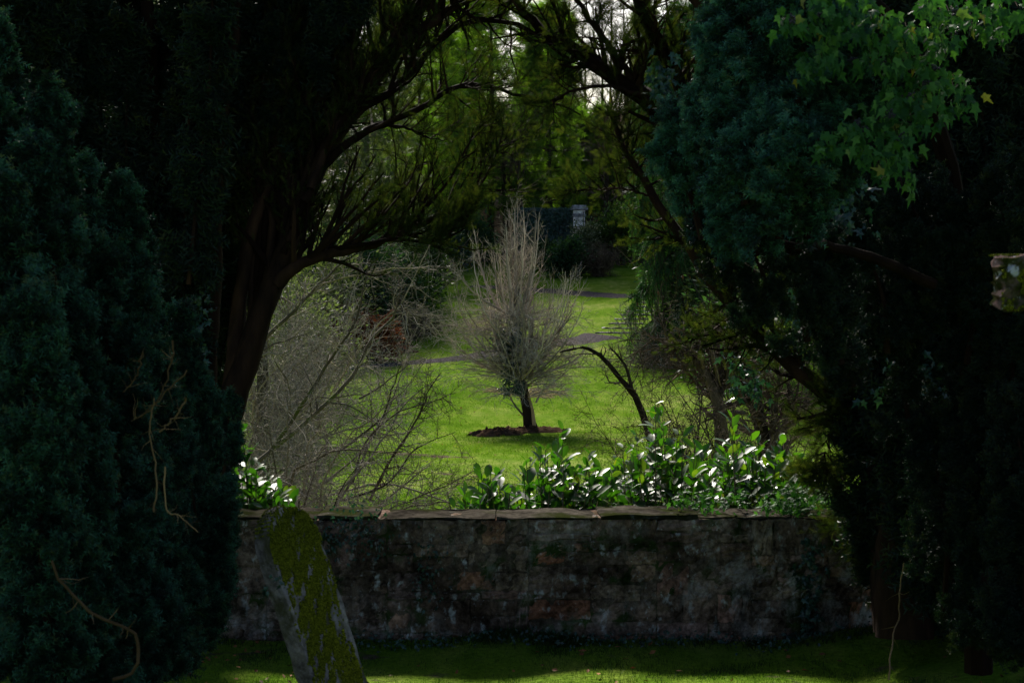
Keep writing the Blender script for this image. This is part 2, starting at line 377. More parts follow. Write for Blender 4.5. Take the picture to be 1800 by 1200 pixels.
PATHS = []
def strip(name, pts, widths, mat, lift, seg=60, wob=.12):
    c = spline(pts, seg)[:, :2]; T = nrm(np.gradient(c, axis=0)); Nn = np.stack([-T[:, 1], T[:, 0]], 1)
    w_ = np.interp(np.linspace(0, 1, seg), np.linspace(0, 1, len(widths)), widths) / 2
    k = np.linspace(-1, 1, 7)
    wl = w_ * (1 + wob * np.convolve(rng.standard_normal(seg + 4), np.ones(5) / 5, 'valid'))
    PATHS.append((c, wl)); XY = c[:, None] + Nn[:, None] * (k[None, :, None] * wl[:, None, None])
    mb = MB(); zz = Z(XY[..., 0], XY[..., 1]) + lift * (1 - (np.abs(k) > .99)[None] * 1.6)
    grid_mesh(mb, XY[..., 0], XY[..., 1], zz, np.full(XY.shape[:2], .5))
    o = mb.build(name, mat, smooth=True); o['kind'] = 'structure'; return o
strip('path', [G(*p) for p in [(480, 655), (560, 650), (640, 645), (720, 638), (800, 631), (880, 618), (960, 607), (1020, 598), (1062, 590)]], [1.5, 1.3, 1.2, 1.5, 2.0], M_path, .03, 90, .3)
strip('path', [G(*p) for p in [(830, 503), (900, 507), (960, 511), (1020, 516), (1080, 520), (1160, 522)]], [1.2, 1.6, 1.9, 1.9], M_path, .03, 90, .3)
def patch(name, c, rx, ry, rot, h, mat, seed):
    g = np.random.default_rng(seed); na, nr = 60, 12
    a = np.linspace(0, 2 * np.pi, na, endpoint=False); ph = g.uniform(0, 6, 6)
    rad = 1 + .16 * np.sin(2 * a + ph[0]) + .12 * np.sin(3 * a + ph[1]) + .09 * np.sin(5 * a + ph[2]) + .07 * np.sin(9 * a + ph[3]) + .05 * g.standard_normal(na)
    R = np.linspace(0.02, 1, nr)[:, None] * rad[None]
    x = R * np.cos(a) * rx; y = R * np.sin(a) * ry
    Xp = c[0] + x * math.cos(rot) - y * math.sin(rot); Yp = c[1] + x * math.sin(rot) + y * math.cos(rot)
    f = np.linspace(0, 1, nr)[:, None]
    zz = Z(Xp, Yp) + h * (1 - f ** 2) * (.6 + .5 * g.standard_normal(Xp.shape) * .5) + .02 - .06 * f ** 8
    mb = MB(); i = np.arange(nr - 1)[:, None] * na; j = np.arange(na)[None]; j2 = (j + 1) % na
    q = np.stack([i + j, i + j2, i + j2 + na, i + j + na], -1).reshape(-1, 4)
    mb.add(np.stack([Xp, Yp, zz], -1).reshape(-1, 3), q=q[:, ::-1]); o = mb.build(name, mat, smooth=True); o['kind'] = 'structure'; return o
tc = G(932, 757)
b0 = G(925, 759)
patch('soil_bed', (b0[0], b0[1] + .1), 1.35, .55, .42, .13, M_soil, 1)
patch('dry_patch', (G(925, 690)[0], G(925, 690)[1]), 1.3, 1.3, .2, .015, M_dry, 8)
patch('soil_bed', (G(870, 765)[0], G(870, 765)[1]), .75, .5, .3, .2, M_soil, 3)
patch('soil_bed', (G(655, 612)[0], G(655, 612)[1]), 2.0, 2.5, .2, .15, M_soil, 4)

# ------------------------------------------------------------------ stone wall
WY0, WY1 = 12.0, 12.45
def rock(mb, x0, x1, y0, y1, z0, z1, nx, nz, amp, r, sk=None):
    "a stone: subdivided bevel-edged block with an uneven face"
    ny = 2
    gx = np.linspace(0, 1, nx + 1); gz = np.linspace(0, 1, nz + 1); gy = np.linspace(0, 1, ny + 1)
    V = []; Q = []
    def face(f):
        k = sum(len(a) for a in V); A, B = f
        na, nb = A.shape[:2]; V.append(A.reshape(-1, 3)); i = np.arange(na - 1)[:, None] * nb + np.arange(nb - 1)
        q = np.stack([i, i + 1, i + 1 + nb, i + nb], -1).reshape(-1, 4) + k; Q.append(q if B else q[:, ::-1])
    def pt(a, b, c): return np.stack(np.broadcast_arrays(a, b, c), -1).astype(float)
    Xg, Zg = np.meshgrid(gx, gz); face((pt(Xg, 0., Zg), True)); face((pt(Xg, 1., Zg), False))
    Yg, Zg = np.meshgrid(gy, gz); face((pt(0., Yg, Zg), False)); face((pt(1., Yg, Zg), True))
    Xg, Yg = np.meshgrid(gx, gy); face((pt(Xg, Yg, 0.), False)); face((pt(Xg, Yg, 1.), True))
    V = np.concatenate(V); Q = np.concatenate(Q)
    C = np.round(V * 1000).astype(int)
    _, inv = np.unique(C, axis=0, return_inverse=True); inv = inv.ravel()
    jit = rng.standard_normal((inv.max() + 1, 3))[inv] * amp
    onx = (V[:, 0] < .01) | (V[:, 0] > .99); onz = (V[:, 2] < .01) | (V[:, 2] > .99); ony = (V[:, 1] < .01) | (V[:, 1] > .99)
    e = ((onx.astype(int) + onz + ony) >= 2)[:, None] * (V - .5) * -2
    W = np.stack([x0 + V[:, 0] * (x1 - x0), y0 + V[:, 1] * (y1 - y0), z0 + V[:, 2] * (z1 - z0)], 1)
    W = W + jit + e * amp * .8
    mb.add(W, q=Q, r=r)
wall = thing('stone_wall', 'low rubble stone wall with flat mossy coping across the churchyard edge', 'wall', (0, WY0, 0))
mb = MB()
xs0 = -4.2
while xs0 < 7.0:
    W_ = U(.45, 1.3); z = -.04
    while z < .86:
        h = min(U(.05, .17) if U(0, 1) < .75 else U(.17, .26), .875 - z)
        if .875 - z - h < .05: h = .875 - z
        x = xs0
        while x < xs0 + W_ - .03:
            L = min(U(.1, .4) if h < .12 else U(.16, .5), xs0 + W_ - x)
            if xs0 + W_ - x - L < .07: L = xs0 + W_ - x
            dz = U(-.010, .010); yo = U(-.006, .006)
            if h > .13 and U(0, 1) < .3:
                hm_ = h * U(.35, .65)
                rock(mb, x + .0015, x + L - .0015, WY0 + yo, WY1 - .02, z + .0015, z + hm_ - .0015, 6, 3, .0045, U(0, 1)); rock(mb, x + .0015, x + L - .0015, WY0 + U(-.006, .006), WY1 - .02, z + hm_ + .003, z + h - .0015, 6, 3, .0045, U(0, 1))
            else: rock(mb, x + .0015, x + L - .0015, WY0 + yo, WY1 - .02, z + .0015 + dz, z + h - .0015 + dz, 8, 5, .0045, U(0, 1))
            x += L
        z += h
    xs0 += W_
o = mb.build('masonry', M_wall, wall)
mb = MB(); rock(mb, -4.3, 7.1, WY0 + .006, WY1 - .03, -.6, .865, 200, 20, .006, .5); mb.build('mortar_core', M_mortar, wall)
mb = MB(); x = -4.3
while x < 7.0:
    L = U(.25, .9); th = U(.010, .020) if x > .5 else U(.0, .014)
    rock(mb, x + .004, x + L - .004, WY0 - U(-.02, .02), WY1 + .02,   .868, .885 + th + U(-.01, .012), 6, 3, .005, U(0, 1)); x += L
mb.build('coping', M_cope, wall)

# small ground plants at the foot and ivy on the wall face
def ivy_mass(name, label, cat, pos, nrm_dir, size, mat, stems=None, group=None, dens_r=None, hang=.8):
    th = thing(name, label, cat, pos.mean(0) * [1, 1, 0] + [0, 0, pos[:, 2].min()], group)
    mb = MB(); n = len(pos)
    d = nrm(np.array([0, 0, -hang]) + .7 * rng.standard_normal((n, 3)) * [1, .5, .7])
    nn = nrm(np.asarray(nrm_dir) + .45 * rng.standard_normal((n, 3)))
    scatter(mb, IVY, pos, d, nn, size * U(.6, 1.2, n), dens_r)
    mb.build('leaves', mat, th)
    if stems is not None:
        mb = MB(); tubes(mb, stems[0], stems[1], 4); mb.build('stem', M_bark_dark, th)
    return th
def clumps(centers, sig, per):
    c = np.asarray(centers, float); p = np.repeat(c, per, axis=0)
    return p + rng.standard_normal(p.shape) * np.asarray(sig)
# ivy patch low on wall left
c = [P(U(560, 660), U(900, 960), 11.97) for _ in range(22)] + [P(U(720, 770), U(960, 1050), 11.97) for _ in range(8)]
ivy_mass('ivy', 'dark ivy spreading over the left part of the wall below its coping', 'ivy', clumps(c, (.07, .012, .07), 12), (0, -1, .3), .032, M_ivydark)
c = [P(1425 + 12 * math.sin(k), 950 + 6.5 * k, 11.95) for k in range(24)]
ivy_mass('ivy', 'narrow strand of dark ivy climbing the right end of the wall face', 'ivy', clumps(c, (.035, .012, .03), 6), (0, -1, .3), .055, M_ivydark)
c = [np.array([U(2.0, 2.75) if U(0, 1) > .3 else U(1.2, 2.2), U(12.0, 12.5), .93 + abs(rng.normal(0, .05))]) for k in range(80)]
ivy_mass('ivy', 'glossy ivy creeping along the wall top below the right laurels', 'ivy', clumps(c, (.05, .06, .03), 16), (0, -.2, 1), .05, M_ivy, hang=.2)

# ------------------------------------------------------------------ headstone
hs = thing('headstone', 'tilted round topped headstone covered in yellow green moss in front of the wall', 'gravestone', (0, 0, 0))
HW, HT, HH = .375, .075, 1.36
def head_outline(u):
    "height of the top edge across the width, u in -1..1"
    return HH - .21 * (1 - np.sqrt(np.clip(1 - np.abs(u) ** 2.4, 0, 1))) - .02 * (u > 0)
nx, nz = 32, 64
uu = -np.cos(np.linspace(0, np.pi, nx + 1)); vv = np.linspace(0, 1, nz + 1)
def hs_world(local):
    "local x width, y thickness (front at -), z height -> world"
    a = math.radians(64); R1 = Euler((math.radians(4), 0, a), 'XYZ').to_matrix()
    R2 = Euler((0, math.radians(-21.0), 0), 'XYZ').to_matrix()
    M = np.array(R2 @ R1)
    top = M @ np.array([0, 0, HH]); base = P(486, 891, 7.0) - top
    return local @ M.T + base, M
V = []; 
U2, V2 = np.meshgrid(uu, vv)
Hx = U2 * HW / 2; Hz = V2 * (head_outline(U2) + .0)
nf = lambda a, b: .003 * np.sin(a * 17 + b * 9) + .002 * np.sin(a * 41 - b * 33) + .0010 * rng.standard_normal(a.shape)
front = np.stack([Hx, -HT / 2 + nf(Hx, Hz), Hz], -1); back = np.stack([Hx, HT / 2 + nf(Hx, Hz), Hz], -1)
mb = MB()
def gq(na, nb, k=0, flip=False):
    i = np.arange(na - 1)[:, None] * nb + np.arange(nb - 1); q = np.stack([i, i + 1, i + 1 + nb, i + nb], -1).reshape(-1, 4) + k
    return q[:, ::-1] if flip else q
Wf, HM = hs_world(front.reshape(-1, 3)); mb.add(Wf, q=gq(nz + 1, nx + 1))
Wb, _ = hs_world(back.reshape(-1, 3)); mb.add(Wb, q=gq(nz + 1, nx + 1, flip=True))
edge_f = np.concatenate([front[:, 0], front[-1], front[::-1, -1]]); edge_b = np.concatenate([back[:, 0], back[-1], back[::-1, -1]])
rows = []
for k in range(7):
    f = k / 6; e = edge_f * (1 - f) + edge_b * f; bul = .003 * math.sin(math.pi * f)
    cen = np.array([0, 0, HH * .45]); dd = (e - cen) * [1, 0, 1]; dd = nrm(dd); rows.append(e + dd * bul + .0012 * rng.standard_normal(e.shape) * (0 < k < 6))
rows = np.stack(rows); We, _ = hs_world(rows.reshape(-1, 3)); mb.add(We, q=gq(7, rows.shape[1]))
mb.build('slab', M_grave, hs, smooth=False)
# moss tufts
def fbm(x, y, seed=0, f0=3, oct=4):
    g = np.random.default_rng(seed); s = 0; a = 1
    for k in range(oct):
        for j in range(3):
            th = g.uniform(0, 6.28); ph = g.uniform(0, 6.28); f = f0 * 2 ** k * g.uniform(.8, 1.3)
            s = s + a * np.sin(f * (x * math.cos(th) + y * math.sin(th)) + ph) / 3
        a *= .6
    return s
n = 80000; u = U(-1, 1, n); v = U(0, 1, n); lx = u * HW / 2; lz = v * head_outline(u)
den = 1.0 * fbm(lx * 2.4, lz, 5, 55, 3) + .6 * fbm(lx, lz, 6, 11, 3) + .55 + .45 * (v > .8) - .9 * (np.abs(u) > .86) - .3 * (u < -.6) * (v < .85) - .35 * (u < 0) * (v < .5)
k = den > U(.1, .9, n); lx, lz = lx[k], lz[k]; m_ = len(lx)
loc = np.stack([lx, np.full(m_, -HT / 2 - .001), lz], 1)
ke = 5000; ei = rng.integers(0, rows.shape[1], ke); fr = U(0, 1, ke); e = edge_f[ei] * (1 - fr)[:, None] + edge_b[ei] * fr[:, None]
e = e[e[:, 2] > HH * .93]; loc2 = e
pw, _ = hs_world(np.concatenate([loc, loc2]))
fn = HM @ np.array([0, -1, 0]); upn = HM @ np.array([0, 0, 1.])
nn = np.concatenate([np.repeat(fn[None], len(loc), 0), np.repeat(upn[None], len(loc2), 0)])
MT = tmpl([(-.5, 0, 0), (.5, 0, 0), (0, 0, .5), (0, .9, -.1), (0, 0, -.5)], t=[(0, 2, 3), (2, 1, 3), (1, 4, 3), (4, 0, 3)])
dr = nrm(nn + .7 * rng.standard_normal(nn.shape) + [0, 0, -.35])
mb = MB(); scatter(mb, MT, pw, dr, rng.standard_normal(nn.shape), U(.006, .014, len(pw))); mb.build('moss', M_moss, hs)
# ivy sprig on its left shoulder
p_, _ = hs_world(np.array([[-.24, -.055, 1.1]])); ivy_mass('ivy', 'tiny ivy sprig clinging to the shoulder of the tilted headstone', 'ivy', clumps(p_, (.02, .01, .03), 9), fn, .035, M_ivydark)

# ------------------------------------------------------------------ stone cross at the right edge
cr = thing('stone_cross', 'lichen covered stone cross arm reaching in from the right edge', 'gravestone', (P(1960, 800, 5)[0], 5.0, float(Z(1.8, 5))))
sx = P(1955, 500, 5)[0]; zt = P(0, 449, 5)[2]; zb = P(0, 545, 5)[2]; xl = P(1749, 500, 5)[0]; gz = float(Z(sx, 5))
mb = MB(); rock(mb, xl, sx - .085, 4.93, 5.07, zb, zt, 14, 10, .0075, .5); mb.build('arm', M_cross, cr)
mb = MB(); rock(mb, sx + .085, sx + .36, 4.93, 5.07, zb, zt, 12, 8, .0045, .5); mb.build('arm', M_cross, cr)
mb = MB(); rock(mb, sx - .083, sx + .083, 4.92, 5.08, gz + .28, zt + .26, 6, 40, .0045, .5); mb.build('shaft', M_cross, cr)
mb = MB(); rock(mb, sx - .3, sx + .3, 4.7, 5.3, gz - .1, gz + .28, 12, 6, .006, .4); mb.build('plinth', M_cross, cr)
mb = MB(); n = 5000; pp = np.stack([U(xl, xl + .3, n), U(4.925, 5.075, n), np.full(n, zt)], 1); pp = pp[fbm(pp[:, 0], pp[:, 1], 3, 20) > -.1]
q2 = np.stack([U(xl, xl + .25, n), np.full(n, 4.928), U(zb, zt, n)], 1); q2 = q2[(fbm(q2[:, 0], q2[:, 2], 8, 22) + 1.4 * np.exp(-((q2[:, 2] - zb - .11) / .02) ** 2)) > .9]
pp = np.concatenate([pp, q2]); scatter(mb, MT, pp, nrm(np.array([0, -.3, 1]) + .6 * rng.standard_normal(pp.shape)), rng.standard_normal(pp.shape), U(.003, .008, len(pp))); mb.build('moss', M_moss, cr)

# ------------------------------------------------------------------ yews
def plume(mbf, mbs, top, base, width, ntuft, per=12, size=.05, tps=YEWTUFT, rr=.012, taper=.35, flat_d=.8, tight=.12):
    "upright feathery bough from base to top (world points)"
    c = spline([base, (np.asarray(base) + top) / 2 + rng.standard_normal(3) * width * .25, top], 12)
    if mbs is not None: tubes(mbs, c[None], np.linspace(rr * 1.6, rr * .3, 12)[None], 5)
    Lp = np.linalg.norm(c[-1] - c[0]); nlb = max(8, int(Lp / max(width, .08) * 9))
    t = U(0, 1, nlb); f = t * 10.99; i = f.astype(int); pc = c[i] + (c[i + 1] - c[i]) * (f - i)[:, None]
    prof = np.clip((1 - t) / taper, .10, 1) ** .6 * U(.7, 1.2, nlb)
    th = U(0, 2 * np.pi, nlb); rad = width * .47 * prof
    lo = np.stack([np.cos(th) * rad, np.sin(th) * rad * flat_d, np.zeros(nlb)], 1)
    j = rng.integers(0, nlb, ntuft); sg = min(width * .095, .036) * np.array([1, 1, 1.7])
    p = pc[j] + lo[j] + rng.standard_normal((ntuft, 3)) * sg; off = lo[j] + rng.standard_normal((ntuft, 3)) * sg * .6
    lobe_light = U(0, 1, nlb)[j]
    p = np.repeat(p, per, 0); o_ = nrm(np.repeat(off, per, 0))
    d = nrm(o_ * .55 + np.array([0, 0, .7]) + .5 * rng.standard_normal(p.shape))
    rt = np.repeat(np.clip(.35 * lobe_light + rng.normal(.22, .2, ntuft), 0, 1), per) + rng.normal(0, .12, len(p))  # tone per lobe paints lit lobes and dark gaps
    sprigs(mbf, tps, p + rng.standard_normal(p.shape) * size * tight, d, size * U(.7, 1.25, len(p)), np.clip(rt, 0, .96) + (U(0, 1, len(p)) > .99), .5)

def pl(mbf, mbs, x, y, xb, yb, w, d, dens=1., db=None, **k):
    top = P(x, y, d); base = P(xb, yb, db or d); L = np.linalg.norm(top - base); wm = w / F * d
    plume(mbf, mbs, top, base, wm, int(dens * (620 if k.get('size') else 1500) * L * wm / .5), **k)

# near left Irish yew
t_ = thing('irish_yew', 'blue green upright yew bush filling the left edge in front of the wall', 'yew', (P(150, 1100, 7.4)[0], 7.4, float(Z(-2, 7.4))))
f_, s_ = MB(), MB()
for a in [(-30, 40, 40, 1150, 110, 6.3), (25, 120, 90, 1150, 90, 6.6), (98, 165, 130, 1200, 95, 6.4), (60, 260, 120, 1150, 90, 6.1), (140, 300, 180, 1150, 80, 6.9), (0, 330, 60, 1200, 110, 5.9),
          (213, 325, 215, 1150, 88, 7.0), (170, 430, 200, 1200, 90, 6.6), (245, 440, 250, 1150, 80, 7.2), (110, 480, 170, 1150, 90, 6.2), (60, 520, 90, 1200, 100, 5.8),
          (262, 545, 280, 1150, 75, 7.4), (318, 560, 310, 1130, 72, 8.2), (290, 660, 310, 1150, 80, 7.7), (352, 655, 330, 1130, 66, 8.8), (225, 650, 240, 1200, 90, 6.8), (368, 770, 345, 1120, 70, 9.0),
          (330, 820, 330, 1120, 90, 8.3), (150, 650, 170, 1200, 90, 6.4), (30, 640, 60, 1200, 100, 6.0), (405, 700, 385, 980, 36, 9.6), (385, 860, 350, 1110, 70, 9.4), (260, 850, 260, 1180, 90, 7.3), (402, 930, 372, 1090, 40, 9.6),
          (100, 760, 120, 1230, 110, 6.3), (190, 820, 200, 1230, 100, 6.7)]:
    pl(f_, s_, *a, dens=1.15)
f_.build('foliage', M_yew_blue, t_); s_.build('stem', M_bark_yew, t_)
# bare pale twigs of that bush
mb = MB()
for pts, r0, r1 in [([(90, 985, 5.35), (105, 1020, 5.35), (128, 1045, 5.35), (165, 1080, 5.35), (205, 1095, 5.35), (235, 1110, 5.35), (243, 1140, 5.35), (235, 1180, 5.35), (200, 1192, 5.35)], .0042, .0062),
                    ([(272, 700, 5.9), (262, 760, 5.9), (275, 830, 5.9), (272, 900, 5.9)], .0026, .0034), ([(240, 735, 5.9), (275, 705, 5.9), (300, 640, 5.9), (305, 600, 5.9)], .002, .0038),
                    ([(230, 740, 5.9), (262, 722, 5.9), (290, 690, 5.9), (330, 650, 5.9)], .0015, .003), ([(290, 820, 5.9), (292, 893, 5.9), (320, 910, 5.9), (345, 935, 5.9)], .003, .002),
                    ([(215, 690, 5.9), (240, 660, 5.9), (250, 620, 5.9)], .002, .004), ([(280, 760, 5.9), (300, 740, 5.9), (330, 700, 5.9)], .003, .004)]:
    mb = MB(); A, B = limb(pts, r0, r1, 18, .004); tubes(mb, A, B, 6); C, D = grow(A, B, 9, .05, .95, .09, (40, 80), 4, .3, rr=.5, rmin=.0015); tubes(mb, C, D, 3); mb.build('dead_twig', M_dead, t_)

def yew_sprays(f_, s_, Pn, Rn, n1, L1, n2, L2, nsp, size, up=.6, tps=YEWFLAT, t0=.15, ang=(25, 60)):
    A, B = grow(Pn, Rn, n1, t0, 1, L1, ang, 7, .13, (0, 0, up), rr=.4, rmin=.006, lt=.35, up=(0, 0, .5)); tubes(s_, A, B, 4)
    C, D = grow(A, B, n2, .1, 1, L2, (20, 55), 5, .12, (0, 0, up * .9), rr=.5, rmin=.003, lt=.3); tubes(s_, C, D, 3)
    p, T, _ = along(C, D, nsp, .1, 1); d = nrm(T * .8 + .5 * rng.standard_normal(p.shape) + [0, 0, .3])
    sprigs(f_, tps, p, d, size * U(.7, 1.25, len(p)))
def shade_cover(f_, c, rad, n, size, tps=YEW):
    "clumped foliage volume added to cast shade"
    k = max(8, n // 60); cc = rng.standard_normal((k, 3)) * .5; cc = np.array(c) + cc * rad
    p = cc[rng.integers(0, k, n)] + rng.standard_normal((n, 3)) * np.array(rad) * .16
    sprigs(f_, tps, p, nrm(rng.standard_normal((n, 3)) + [0, 0, .4]), size * U(.7, 1.3, n))

# large yew on the left, leaning over the wall
t_ = thing('large_yew', 'large dark yew with leaning forked trunk arching over the left end of wall', 'yew', (P(350, 1100, 12)[0], 12.6, -.3))
tr, f_, s_ = MB(), MB(), MB()
main = [([(300, 1230, 11.2), (350, 1000, 11.3), (372, 850, 11.4), (397, 740, 11.5), (428, 640, 11.6), (466, 530, 11.7), (500, 440, 11.8), (545, 330, 11.9), (605, 210, 12), (690, 90, 12.1), (780, -60, 12.2)], .15, .05),
        ([(488, 500, 11.7), (520, 468, 11.7), (575, 445, 11.8), (650, 432, 11.9), (720, 402, 12), (790, 362, 12.1), (850, 318, 12.1)], .062, .012),
        ([(560, 440, 11.8), (620, 432, 11.8), (700, 420, 11.8), (770, 424, 11.8), (820, 400, 11.8)], .022, .006),
        ([(560, 300, 11.9), (620, 245, 11.9), (680, 215, 12), (745, 185, 12), (810, 150, 12.1), (880, 158, 12.2), (960, 180, 12.3), (1020, 200, 12.3)], .032, .007),
        ([(660, 222, 12), (705, 222, 12), (755, 243, 12), (800, 246, 12)], .014, .004),
        ([(400, 740, 11.6), (420, 560, 11.8), (440, 420, 11.9), (500, 260, 12), (570, 100, 12), (640, -60, 12)], .085, .04),
        ([(360, 900, 11.8), (365, 650, 11.9), (375, 480, 12), (380, 300, 12), (400, 100, 12), (430, -80, 12)], .095, .05),
        ([(300, 1150, 12), (290, 850, 12), (288, 600, 12), (270, 300, 12), (262, 0, 12)], .12, .06),
        ([(180, 1100, 12), (150, 700, 12), (120, 400, 12), (70, 0, 12)], .12, .06),
        ([(610, 205, 12), (700, 150, 12), (780, 60, 12.2), (860, 35, 12.3), (940, 60, 12.3), (1010, 110, 12.3)], .034, .010),
        ([(690, 90, 12), (800, 10, 12.1), (920, -40, 12.2), (1050, -60, 12.2)], .05, .02)]
thin = []
for i in range(13):
    q_ = (i + .5) / 13; y0_ = 620 - 300 * q_; x0_ = float(np.interp(-y0_, [-640, -530, -440, -330], [428, 466, 500, 545])); x1_ = x0_ + U(-60, 60) + 260 * q_; thin.append(([(x0_, y0_, 11.72), (x0_ + (x1_ - x0_) * .28, y0_ * .62, 11.95), (x0_ + (x1_ - x0_) * .62, y0_ * .3, 12), (x1_, -60, 12.2)], U(.022, .034), .012))
for pts, a, b in main + thin:
    A, B = limb(pts, a * (.8 if a > .04 else 1), b * .8, 26, .012); tubes(tr, A, B, 10, jitter=.12)
tr.build('trunk', M_bark_yew, t_, smooth=True)
# feathery sprays on the arching boughs
for pts, a, b in thin:
    A, B = limb(pts, a, b, 20); yew_sprays(f_, s_, A, B, 20, .38, 6, .22, 6, .055, .5, t0=.25, ang=(18, 55))
A, B = limb(main[1][0], .062, .012, 20); yew_sprays(f_, s_, A, B, 36, .9, 7, .28, 7, .055, .7)
A, B = limb(main[2][0], .022, .006, 16); yew_sprays(f_, s_, A, B, 16, .45, 8, .25, 10, .08, .5)
A, B = limb(main[3][0], .042, .008, 20); yew_sprays(f_, s_, A, B, 26, .5, 6, .24, 7, .055, .3, ang=(30, 75))
A, B = limb(main[4][0], .014, .004, 12); yew_sprays(f_, s_, A, B, 9, .45, 6, .24, 8, .07, .4)
A, B = limb(main[0][0], .15, .05, 26); yew_sprays(f_, s_, A, B, 32, .85, 6, .30, 7, .07, .5, t0=.48, ang=(15, 45))
A, B = limb(main[9][0], .05, .012, 20); yew_sprays(f_, s_, A, B, 34, .55, 6, .24, 7, .055, .2, ang=(30, 80))
A, B = limb(main[10][0], .05, .02, 20); yew_sprays(f_, s_, A, B, 34, .7, 6, .26, 7, .055, .0, ang=(30, 90))
A, B = limb([(700, 408, 12), (780, 330, 12), (820, 260, 12), (850, 215, 12)], .015, .004, 14); tubes(s_, A, B, 5); yew_sprays(f_, s_, A, B, 14, .42, 6, .22, 8, .05, .5)
A, B = limb([(790, 362, 12), (840, 330, 12), (872, 270, 12), (885, 225, 12)], .012, .004, 14); tubes(s_, A, B, 5); yew_sprays(f_, s_, A, B, 15, .36, 6, .2, 9, .05, .5)
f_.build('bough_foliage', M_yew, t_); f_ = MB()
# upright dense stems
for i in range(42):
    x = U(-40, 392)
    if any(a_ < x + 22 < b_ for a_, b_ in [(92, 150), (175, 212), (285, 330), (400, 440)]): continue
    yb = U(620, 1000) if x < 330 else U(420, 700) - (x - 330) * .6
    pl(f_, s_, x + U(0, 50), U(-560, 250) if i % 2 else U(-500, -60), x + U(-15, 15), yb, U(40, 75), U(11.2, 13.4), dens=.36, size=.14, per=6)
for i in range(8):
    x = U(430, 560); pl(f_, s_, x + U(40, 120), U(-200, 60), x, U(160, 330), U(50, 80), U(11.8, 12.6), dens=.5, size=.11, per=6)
for c in [(-2.7, 14, 4.2), (-1.9, 14.6, 4.6), (-2.3, 13.8, 3.4), (-3.5, 12.5, 6.5), (-2, 12.2, 6.4), (-.6, 12.4, 6.6), (.6, 12.6, 6.6), (-3, 13, 7.8), (-1, 13, 7.6), (.4, 11.2, 6.2), (-1.6, 11.0, 6.2)]:  # added clumps, mostly above frame, shading wall top and grass
    shade_cover(f_, c, (.9, .8, .6), 2200, .16)
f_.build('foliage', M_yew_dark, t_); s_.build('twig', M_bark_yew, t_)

# ivy up the second stem of that yew
c = [P(352 + 8 * math.sin(k), 420 + k * 10, 11.7) for k in range(26)]
ivy_mass('ivy', 'bluish ivy leaves climbing the dark yew stem left of the forked trunk', 'ivy', clumps(c, (.03, .03, .03), 4), (0, -1, .2), .06, M_ivydark)

# large yew on the right
t_ = thing('large_yew', 'large black yew on the right with a long limb drooping toward the wall', 'yew', (P(1580, 1080, 11.3)[0], 11.3, .2))
tr, f_, s_ = MB(), MB(), MB()
main = [([(1590, 1120, 10.9), (1585, 900, 11), (1600, 600, 11.2), (1590, 300, 11.3), (1570, -80, 11.4)], .17, .1),
        ([(1560, 1110, 11), (1545, 900, 11.2), (1520, 760, 11.4), (1470, 700, 11.5), (1430, 668, 11.6), (1370, 620, 11.7), (1310, 560, 11.8), (1240, 480, 11.9), (1180, 395, 12), (1120, 300, 12.1), (1085, 235, 12.2), (1070, 190, 12.2)], .09, .013),
        ([(1600, 700, 11.2), (1500, 480, 11.4), (1360, 330, 11.6), (1240, 250, 11.8), (1170, 205, 12), (1110, 155, 12.1), (1050, 118, 12.2), (990, 80, 12.3), (930, 35, 12.4), (880, -30, 12.5)], .13, .022),
        ([(1590, 500, 11.3), (1450, 260, 11.5), (1300, 90, 11.8), (1180, -60, 12)], .11, .05),
        ([(1130, 168, 12), (1075, 152, 12), (1020, 156, 12), (980, 175, 12.1), (955, 205, 12.1)], .018, .005),
        ([(1150, 190, 12), (1090, 110, 12.1), (1040, 40, 12.1), (990, -40, 12.2)], .03, .014),
        ([(1150, 348, 12), (1110, 335, 12), (1060, 332, 12), (1010, 336, 12)], .010, .003),
        ([(1330, 500, 11.8), (1280, 478, 11.9), (1240, 470, 11.9)], .02, .008),
        ([(1250, 255, 11.8), (1180, 120, 12), (1130, 20, 12), (1100, -60, 12)], .06, .03),
        ([(1440, 680, 11.6), (1400, 640, 11.7), (1330, 610, 11.8), (1250, 590, 11.9), (1200, 600, 12)], .02, .005)]
for pts, a, b in main:
    A, B = limb(pts, a, b, 26, .012); tubes(tr, A, B, 10, jitter=.1)
tr.build('trunk', M_bark_yew, t_, smooth=True)
A, B = limb(main[1][0], .09, .013, 26); yew_sprays(f_, s_, A, B, 60, .48, 7, .24, 8, .07, .1, t0=.2, ang=(30, 80))
A, B = limb(main[2][0], .13, .022, 26); yew_sprays(f_, s_, A, B, 40, .6, 6, .26, 7, .07, .1, t0=.3, ang=(30, 85))
A, B = limb(main[4][0], .018, .005, 14); yew_sprays(f_, s_, A, B, 14, .35, 6, .2, 8, .07, .1)
A, B = limb(main[5][0], .03, .014, 14); yew_sprays(f_, s_, A, B, 20, .45, 6, .22, 7, .07, .1, ang=(30, 85))
A, B = limb(main[6][0], .01, .003, 14); yew_sprays(f_, s_, A, B, 14, .3, 5, .16, 6, .07, .1)
A, B = limb(main[8][0], .06, .03, 14); yew_sprays(f_, s_, A, B, 34, .55, 6, .24, 7, .075, .1, ang=(30, 85))
A, B = limb(main[9][0], .02, .005, 14); yew_sprays(f_, s_, A, B, 16, .3, 5, .18, 7, .055, -.2)
A, B = limb([(1570, 760, 11.5), (1510, 830, 11.5), (1500, 920, 11.5), (1535, 1000, 11.5)], .02, .01, 14); yew_sprays(f_, s_, A, B, 40, .35, 6, .22, 9, .07, .2)
A, B = limb([(1420, 450, 11.6), (1340, 520, 11.6), (1290, 590, 11.6)], .02, .01, 14); yew_sprays(f_, s_, A, B, 14, .34, 6, .22, 8, .055, .1)
